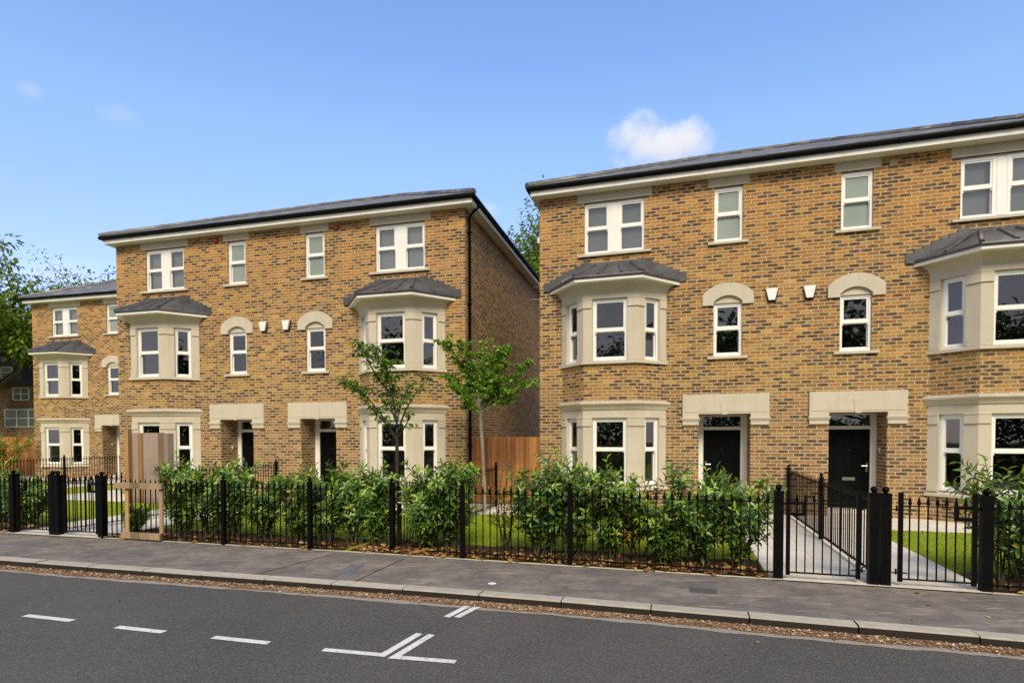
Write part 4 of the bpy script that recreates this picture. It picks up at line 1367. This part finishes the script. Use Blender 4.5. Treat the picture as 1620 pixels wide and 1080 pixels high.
def sapling(label, loc, seed, ppm, x0, trunk, branches, leafmat, barkmat, r0, per_m, leaf_len, spread, start=.3, twigs=2, sparse=None):
    """young tree with a given branch habit; branches are (sideways, height) polylines given depth by the seed"""
    r = np.random.default_rng(seed)
    root = empty('sapling', label, 'tree', loc, 0, 'young street-side saplings')
    m = MB(); B, D, Nn, Ls = [], [], [], []
    def cv(p_): return np.array([(p_[0] - x0) / ppm, 0., (690 - p_[1]) / ppm + 1.72])
    def leaves_along(pts, a, dens, rad):
        pts = np.array(pts); seg = np.linalg.norm(np.diff(pts, axis=0), axis=1); L = seg.sum(); n_ = int(dens * L * (1 - a)) + 2
        cum = np.concatenate([[0], np.cumsum(seg)])
        for f in np.sort(a + (1 - a) * r.uniform(0, 1, n_) ** .8):
            q = np.array([np.interp(f * L, cum, pts[:, k]) for k in range(3)])
            an = r.uniform(0, 2 * pi); rr = rad * r.uniform(0, 1)
            off = np.array([cos(an) * rr, sin(an) * rr, r.normal(0, rad * .4)])
            B.append(q + off); dr = np.array([cos(an), sin(an), r.uniform(-.75, .35)]); D.append(dr)
            Nn.append([r.normal(0, .4), r.normal(0, .4), 1.]); Ls.append(leaf_len * r.uniform(.65, 1.25))
    tp = [cv(p_) + np.array([0, r.normal(0, .01), 0]) for p_ in trunk]
    tp = [np.array([tp[0][0], 0, -.05])] + tp
    m.tube(tp, [r0 * (1.25 - .5 * i / len(tp)) for i in range(len(tp))], 9, False)
    for bi, b in enumerate(branches):
        pm = per_m * (sparse.get(bi, 1.0) if sparse else 1.0)
        dy = r.normal(0, 1) * spread
        pts = []
        n_ = len(b)
        for i, p_ in enumerate(b):
            q = cv(p_); f = i / (n_ - 1); q[1] = dy * f + r.normal(0, .02) * f; pts.append(q)
        m.tube(pts, [r0 * .5 * (1 - .85 * i / (n_ - 1)) + .0015 for i in range(n_)], 6, False)
        leaves_along(pts, start, pm, .05)
        for k in range(twigs * (n_ - 1)):
            f = r.uniform(.25, .97) * (n_ - 1); i = int(f); q = pts[i] + (pts[min(i + 1, n_ - 1)] - pts[i]) * (f - i)
            an = r.uniform(0, 2 * pi); Lg = r.uniform(.10, .30)
            v = np.array([cos(an), sin(an), r.uniform(.0, 1.0)]); v = v / np.linalg.norm(v) * Lg
            tw = [q, q + v * .5 + [0, 0, .01], q + v]
            m.tube(tw, [.004, .003, .0015], 4, False); leaves_along(tw, .15, pm, .03)
    m.build('trunk', barkmat, root)
    B, D, Nn, Ls = map(np.array, (B, D, Nn, Ls))
    leaf_cloud('crown', B, D, Nn, Ls, Ls * .46, [leafmat], np.zeros(len(B), int), root, .25, True)
    return root


w = W('B', 6.35, -5.42)
T1B = [[(627, 700), (625, 660), (618, 622), (608, 590), (596, 562), (575, 545), (555, 537)], [(626, 695), (608, 662), (585, 632), (562, 612), (538, 604)], [(627, 685), (640, 652), (654, 628), (668, 610), (682, 596)],
       [(626, 672), (632, 640), (640, 618), (652, 602)], [(627, 694), (612, 674), (594, 655), (580, 643)], [(622, 640), (620, 610), (612, 585), (603, 566)], [(627, 694), (646, 668), (656, 648)],
       [(625, 665), (612, 640), (600, 618)], [(624, 655), (634, 635), (630, 618)], [(618, 622), (600, 600), (588, 575), (580, 556)]]
sapling('young dark-trunked sapling with sparse leaves behind the bend of the railing', (w.x, w.y, 0), 63, 100., 627, [(628, 862), (629, 800), (627, 740), (627, 690)], T1B, 'sapling_leaf_dark', 'bark_dark', .032, 88, .080, .22, .30, 3, {2: .25, 3: .3, 6: .3, 8: .35, 4: .6})
T2B = [[(760, 650), (748, 610), (730, 578), (712, 552), (698, 536)], [(760, 645), (752, 600), (742, 570), (730, 545)], [(760, 645), (762, 600), (764, 565), (762, 532)], [(760, 645), (772, 605), (782, 570), (786, 542)],
       [(760, 648), (780, 610), (795, 580), (800, 555)], [(761, 650), (790, 622), (815, 600), (838, 575)], [(761, 652), (795, 632), (825, 612), (848, 610)], [(760, 650), (738, 620), (718, 600), (700, 590)],
       [(760, 652), (742, 632), (726, 618), (712, 608)], [(761, 655), (780, 640), (800, 635), (815, 628)], [(760, 640), (768, 612), (775, 590), (778, 566)], [(760, 640), (752, 620), (746, 596), (744, 574)],
       [(760, 650), (785, 628), (806, 605), (822, 590)], [(760, 655), (745, 645), (738, 628)], [(760, 650), (768, 630), (780, 618), (790, 600)]]
sapling('young pale-trunked sapling with a fuller bright green crown in front of the wooden gate', (-.62, 12.6, 0), 71, 71., 766, [(766, 825), (766, 760), (763, 700), (759, 648)], T2B, 'sapling_leaf', 'bark_pale', .040, 150, .090, .38, .25, 5)
tree('tall_tree', 'tall open-branched green tree rising behind the left house and dark building', (-39.6, 42, 0), 81, 16.6, 4.5, .35, 6, 3, 'tall_tree_leaf', 'bark_dark', 17000, .44, .7, nbr=6, clump=.42, spread=1.0, flat=.4)
tree('tall_tree', 'tree top just showing above the roof of the left house', (-38.2, 52, 0), 82, 17.2, 6, .3, 5, 3, 'lime_tree_leaf', 'bark_dark', 14000, .34, .7, nbr=6, clump=.5, spread=.8, flat=.5)
tree('tall_tree', 'yellow-green tree glimpsed in the gap between the middle and right houses', (2.0, 33, 0), 83, 14.5, 5, .28, 4, 3, 'lime_tree_leaf', 'bark_dark', 22000, .26, .9, nbr=6, clump=.5, spread=.55, flat=.6)
# trees across the road, behind the camera: what the ground-floor windows mirror
for i, (x, y, hh) in enumerate(((-26, -14, 12), (-17, -19, 13), (-8.5, -21, 11.5), (0, -20, 13), (8, -23, 12), (16, -24, 12.5), (25, -27, 13))):
    if i == 0:
        t0 = tree('street_tree', '', (x, y, 0), 90, 12, 2.6, .25, 4, 3, 'street_tree_leaf', 'bark_dark', 9000, .55, .5, nbr=7, clump=.75, spread=1.1, flat=.8)
        o = t0
    else:
        o = copy_tree(t0); o.location = (x, y, 0); o.rotation_euler = (0, 0, i * 1.3); s_ = hh / 12 * .84; o.scale = (s_ * 1.15, s_ * 1.15, s_)
    o['label'] = 'dark tree across the road, seen only as a reflection in the windows'; o['group'] = 'trees across the road'

hr = np.random.default_rng(31)  # unseen hedge added across the road to darken the ground-floor reflections
nh = 30000
hx = hr.uniform(-42, 40, nh); hz = hr.uniform(0, 1, nh) ** .8
hyc = np.interp(hx, [q[0] for q in FARK], [q[1] for q in FARK]) - 4.2
hd = np.stack([hr.normal(0, 1, nh), hr.normal(0, 1, nh) , hr.normal(.2, .6, nh)], 1)
hb_ = np.stack([hx, hyc + hr.uniform(-.5, .5, nh), hz * (2.7 + .25 * np.sin(hx * 1.7) + .2 * np.sin(hx * .6))], 1)
he = empty('added_hedge', 'added dark hedge across the road, out of view, to darken the window reflections', 'hedge', (0, 0, 0))
leaf_cloud('foliage', hb_, hd, hr.normal(0, 1, (nh, 3)), np.full(nh, .30), np.full(nh, .17), ['street_tree_leaf'], np.zeros(nh, int), he, .1, False)
m = MB()
for i in range(40):
    x_ = -42 + i * 2.1; y_ = float(np.interp(x_, [q[0] for q in FARK], [q[1] for q in FARK])) - 4.2
    m.tube([(x_, y_, -.1), (x_ + .1, y_, 1.2), (x_, y_ + .1, 2.3)], [.05, .04, .015], 5, False)
m.build('stems', 'bark_dark', he)

# ------------------------------------------------------------------ dark building at the far left
db = empty('brick_building', 'dark brown brick building with a dark tiled roof at the far left edge', 'building', (-38.0, 44.5, 0), -.05)
m = MB(); m.box(-9, 5.5, 0, 9, 0, 5.9); m.build('wall', 'dark_brown_brick', db)
m = MB()
m.face((-9.4, -.5, 5.8), (5.9, -.5, 5.8), (3.6, 4.5, 9.4), (-9.4, 4.5, 9.4)); m.face((5.9, -.5, 5.8), (5.9, 9.5, 5.8), (3.6, 4.5, 9.4)); m.face((5.9, 9.5, 5.8), (-9.4, 9.5, 5.8), (-9.4, 4.5, 9.4), (3.6, 4.5, 9.4)); m.face((-9.4, -.5, 5.8), (-9.4, 9.5, 5.8), (5.9, 9.5, 5.8), (5.9, -.5, 5.8))
rf = m.build('roof', 'roof_tile_dark', db)
m = MB(); m.box(-2.6, -.4, -.2, 3, 6.0, 7.7); m.build('dormer', 'roof_tile_dark', rf)
def far_win(x0, x1, z0, z1, nmull, y=-.02):
    m = MB()
    m.box(x0, x1, y - .06, y, z0 - .06, z0); m.box(x0, x1, y - .06, y, z1, z1 + .06)
    for i in range(nmull + 1):
        x = x0 + (x1 - x0) * i / nmull; m.box(x - .04, x + .04, y - .06, y, z0, z1)
    m.box(x0, x1, y - .055, y - .001, (z0 + z1) / 2 - .03, (z0 + z1) / 2 + .03)
    f = m.build('window', 'white_window_far', db)
    m = MB(); m.face((x0, y - .02, z0), (x1, y - .02, z0), (x1, y - .02, z1), (x0, y - .02, z1)); m.build('pane', 'far_pane', f)
far_win(-1.9, 1.0, 2.6, 3.9, 3); far_win(-1.2, .1, 4.7, 5.6, 2); far_win(3.3, 4.6, 2.6, 3.7, 2); far_win(-1.9, -1.0, 6.4, 7.2, 1, -.25)

# ------------------------------------------------------------------ leaf litter, grass
def scatter_leaves(name, pts, lmin, lmax, mat, z, seed, label, lift=.35):
    r = np.random.default_rng(seed); n = len(pts)
    an = r.uniform(0, 2 * pi, n); L = r.uniform(lmin, lmax, n)
    base = np.stack([pts[:, 0], pts[:, 1], z + r.uniform(.002, .012, n)], 1)
    D = np.stack([np.cos(an), np.sin(an), r.uniform(-.02, lift, n)], 1)
    Nn = np.stack([r.normal(0, .35, n), r.normal(0, .35, n), np.ones(n)], 1)
    o = leaf_cloud(name, base, D, Nn, L, L * r.uniform(.4, .7, n), [mat], np.zeros(n, int), None, .15, True)
    return tag(o, label, 'leaves', kind='stuff')
r = np.random.default_rng(5)
pts = []
for fn, s0, s1, n_ in ((FB, 1.2, 5.7, 290), (FA, -7.0, -1.25, 720), (FA, 1.1, 6, 190), (FB, -7, -1.1, 250)):
    s = r.uniform(s0, s1, n_); t = np.abs(r.normal(.02, .28, n_)) - .02
    for a_, b_ in zip(s, t):
        v = fn(a_, b_); pts.append((v.x, v.y))
scatter_leaves('fallen_leaves', np.array(pts), .05, .12, 'fallen_leaf', .015, 6, 'brown and yellow fallen leaves along the foot of the railings')
pts = []
k0a = np.array(k0); k2a = np.array(k2)
idx = r.integers(0, len(k0a), 9000); f = r.beta(1.3, 1.3, 9000)
pts = k0a[idx] + (k2a[idx] - k0a[idx]) * f[:, None] + r.normal(0, .02, (9000, 2))
scatter_leaves('leaf_debris', pts, .012, .042, 'leaf_crumb', ROADZ + .008, 7, 'crushed brown leaf debris lying in the gutter along the kerb', .3)
pts = []
for n_, (x0, x1), (y0, y1) in ((26, (-7, 5), (4.2, 7.6)),):
    for i in range(n_):
        x = r.uniform(x0, x1); off = r.uniform(-1.3, 1.5)
        y = np.interp(x, [q[0] for q in KB], [q[1] for q in KB]) + off
        pts.append((x, y, 0.0 if off > 0.02 else ROADZ))
pts = np.array(pts)
up = pts[pts[:, 2] == 0]; lo = pts[pts[:, 2] < 0]
scatter_leaves('stray_leaves', up[:, :2], .03, .07, 'fallen_leaf', .0, 8, 'few stray dry leaves scattered on the pavement', .2)
scatter_leaves('stray_leaves', lo[:, :2], .02, .05, 'fallen_leaf', ROADZ, 9, 'few stray dry leaves scattered on the road', .2)
pts = []
for h, s0, s1, t0, t1, n_ in (('A', 1.15, 6, -5.6, -1.9, 60), ('A', -6.5, -1.4, -5.0, -1.9, 90), ('B', -6, -1.3, -5.5, -1.9, 70)):
    for i in range(n_):
        v = W(h, r.uniform(s0, s1), r.uniform(t0, t1)); pts.append((v.x, v.y))
scatter_leaves('lawn_leaves', np.array(pts), .05, .1, 'fallen_leaf', .03, 10, 'dry leaves lying loose on the front lawns', .3)


def grass(areas, seed):
    r = np.random.default_rng(seed); P = []
    for h, s0, s1, t0, t1, n_ in areas:
        a, x0, y0 = HOUSES[h]
        s = r.uniform(s0, s1, n_); t = r.uniform(t0, t1, n_)
        P.append(np.stack([x0 + s * cos(a) - t * sin(a), y0 + s * sin(a) + t * cos(a), np.zeros(n_)], 1))
    P = np.concatenate(P); n = len(P)
    d = np.stack([r.normal(0, .5, n), r.normal(0, .5, n), np.ones(n)], 1)
    nn = np.stack([r.normal(0, 1, n), r.normal(0, 1, n), r.normal(0, .2, n)], 1)
    L = r.uniform(.025, .055, n)
    o = leaf_cloud('grass', P, d, nn, L, np.full(n, .007), ['grass_blade'], np.zeros(n, int), None, .2, False)
    tag(o, 'short bright green blades of grass on the front lawns', 'grass', kind='stuff')
grass([('A', 1.07, 5.2, -5.3, -1.76, 26000), ('A', -6.2, -1.22, -5.2, -1.76, 24000), ('B', 1.2, 6.2, -5.1, -1.76, 14000), ('B', -6.5, -1.22, -5.6, -1.76, 16000), ('B', 6.5, 7.6, -5.2, -1.76, 5000)], 12)

# ------------------------------------------------------------------ sky, sun, camera
SUN_EL, SUN_AZ = 42., 178.     # azimuth: direction the light comes from, degrees clockwise from +Y
az = math.radians(SUN_AZ); el = math.radians(SUN_EL)
sd = Vector((sin(az) * cos(el), cos(az) * cos(el), sin(el)))
wd = bpy.data.worlds.new('World'); SC.world = wd; wd.use_nodes = True
nt = wd.node_tree; nt.nodes.clear(); n = N(nt)
sky = n.n('ShaderNodeTexSky', sky_type='NISHITA')
sky.sun_disc = False; sky.sun_elevation = el; sky.sun_rotation = az
sky.altitude = 0; sky.air_density = 1.0; sky.dust_density = .25; sky.ozone_density = 3.0
gen = n.n('ShaderNodeTexCoord').outputs['Generated']
def cloud_mask(d, hw, hh, seed, thr=.5, soft=.35, nscale=9., namp=.9):
    """soft cloud patch around world direction d (half sizes in radians)"""
    d = Vector(d).normalized(); rt = d.cross(Vector((0, 0, 1))).normalized(); up = rt.cross(d)
    def dot(v): return n.n('ShaderNodeVectorMath', operation='DOT_PRODUCT', ins={0: gen, 1: tuple(v)}).outputs['Value']
    x, y = dot(rt), dot(up)
    f = n.m('GREATER_THAN', dot(d), .5)
    e = n.m('SQRT', n.m('ADD', n.m('POWER', n.m('DIVIDE', x, hw), 2.0), n.m('POWER', n.m('DIVIDE', y, hh), 2.0)))
    off = n.n('ShaderNodeVectorMath', operation='ADD', ins={0: gen, 1: (seed, seed * .37, seed * .71)}).outputs[0]
    nz = n.noise(off, nscale, 6, .62)
    v = n.m('ADD', n.m('SUBTRACT', 1.0, e), n.m('MULTIPLY', n.m('SUBTRACT', nz, .5), namp * 2))
    return n.m('MULTIPLY', n.maprange(v, thr - soft / 2, thr + soft / 2, 0, 1), f), y, hh, nz
def dirpx(x, y): return ((x - 810) / 894., 1.0, (712.7 - y) / 894. - .025)
col = sky.outputs[0]
tint = n.ramp(n.n('ShaderNodeSeparateXYZ', ins={0: gen}).outputs[2], [(.05, (.88, .72, .94)), (.27, (.93, .82, .98)), (.45, (1.03, 1.02, 1.0)), (.56, (.95, 1.0, 1.1))])
col = n.mix(1.0, col, tint, 'MULTIPLY')
CL = [(dirpx(1003, 220), .046, .036, 1.3, .42, .75, 30., .85, .92), (dirpx(1082, 226), .050, .030, 4.1, .42, .75, 30., .85, .92), (dirpx(1040, 232), .06, .026, 3.1, .42, .8, 34., .8, .8),
      (dirpx(1045, 248), .075, .034, 7.7, .45, .9, 26., .9, .6), (dirpx(200, 190), .035, .018, 2.2, .5, .9, 30., .6, .22), (dirpx(60, 150), .02, .012, 5.2, .5, .9, 30., .6, .25),
      (dirpx(100, 440), .06, .03, 9.2, .45, .9, 18., .8, .3), (dirpx(770, 335), .03, .015, 3.2, .45, .9, 30., .6, .4),
      ]
for d, hw, hh, sd_, thr, soft, ns, na, op in CL:
    mk, y, h_, nz = cloud_mask(d, hw, hh, sd_, thr, soft, ns, na)
    cc = n.mix(n.maprange(y, -h_ * .8, h_ * .6, 0, 1), (2.75, 2.75, 3.05), (3.35, 3.32, 3.42))
    col = n.mix(n.m('MULTIPLY', mk, op), col, cc)
# unseen broken cloud added behind the camera; greys window reflections and ambient light
gy = n.n('ShaderNodeSeparateXYZ', ins={0: gen}).outputs
bank = n.m('ADD', n.m('MULTIPLY', gy[1], -1.0), n.m('MULTIPLY', n.m('SUBTRACT', n.noise(gen, 2.6, 6, .6), .5), 1.5))
bank = n.maprange(bank, -.05, .40, 0, .92)
col = n.mix(bank, col, n.mix(n.maprange(n.noise(gen, 4.5, 5), .35, .65, 0, 1), (1.9, 1.85, 1.85), (3.1, 3.0, 2.95)))
bg = n.n('ShaderNodeBackground', ins={0: col, 1: .115})
o = n.n('ShaderNodeOutputWorld'); nt.links.new(bg.outputs[0], o.inputs[0])
ld = bpy.data.lights.new('sun', 'SUN'); ld.energy = 1.5; ld.angle = math.radians(24); ld.color = (1.0, .875, .68)
lo_ = bpy.data.objects.new('sun', ld); COL.objects.link(lo_)
lo_.rotation_euler = (-sd).to_track_quat('-Z', 'Y').to_euler(); lo_.location = (0, 0, 30)

cam = bpy.data.cameras.new('camera'); co_ = bpy.data.objects.new('camera', cam); COL.objects.link(co_)
cam.sensor_width = 36; cam.sensor_fit = 'HORIZONTAL'; cam.lens = 894.09 / 1620 * 36
cam.shift_x = 0; cam.shift_y = (712.7 - 540) / 1620
cam.clip_start = .05; cam.clip_end = 2000
co_.matrix_world = Matrix.Translation((0, 0, CAM_H)) @ Matrix.Rotation(pi / 2 - .0249, 4, 'X') @ Matrix.Rotation(-.002, 4, 'Z')
SC.camera = co_
vs = SC.view_settings; vs.view_transform = 'Standard'; vs.look = 'None'; vs.gamma = 1.0; vs.use_curve_mapping = False
vs.exposure = 1.3
SC.cycles.max_bounces = 8; SC.cycles.transparent_max_bounces = 12; SC.cycles.use_denoising = True
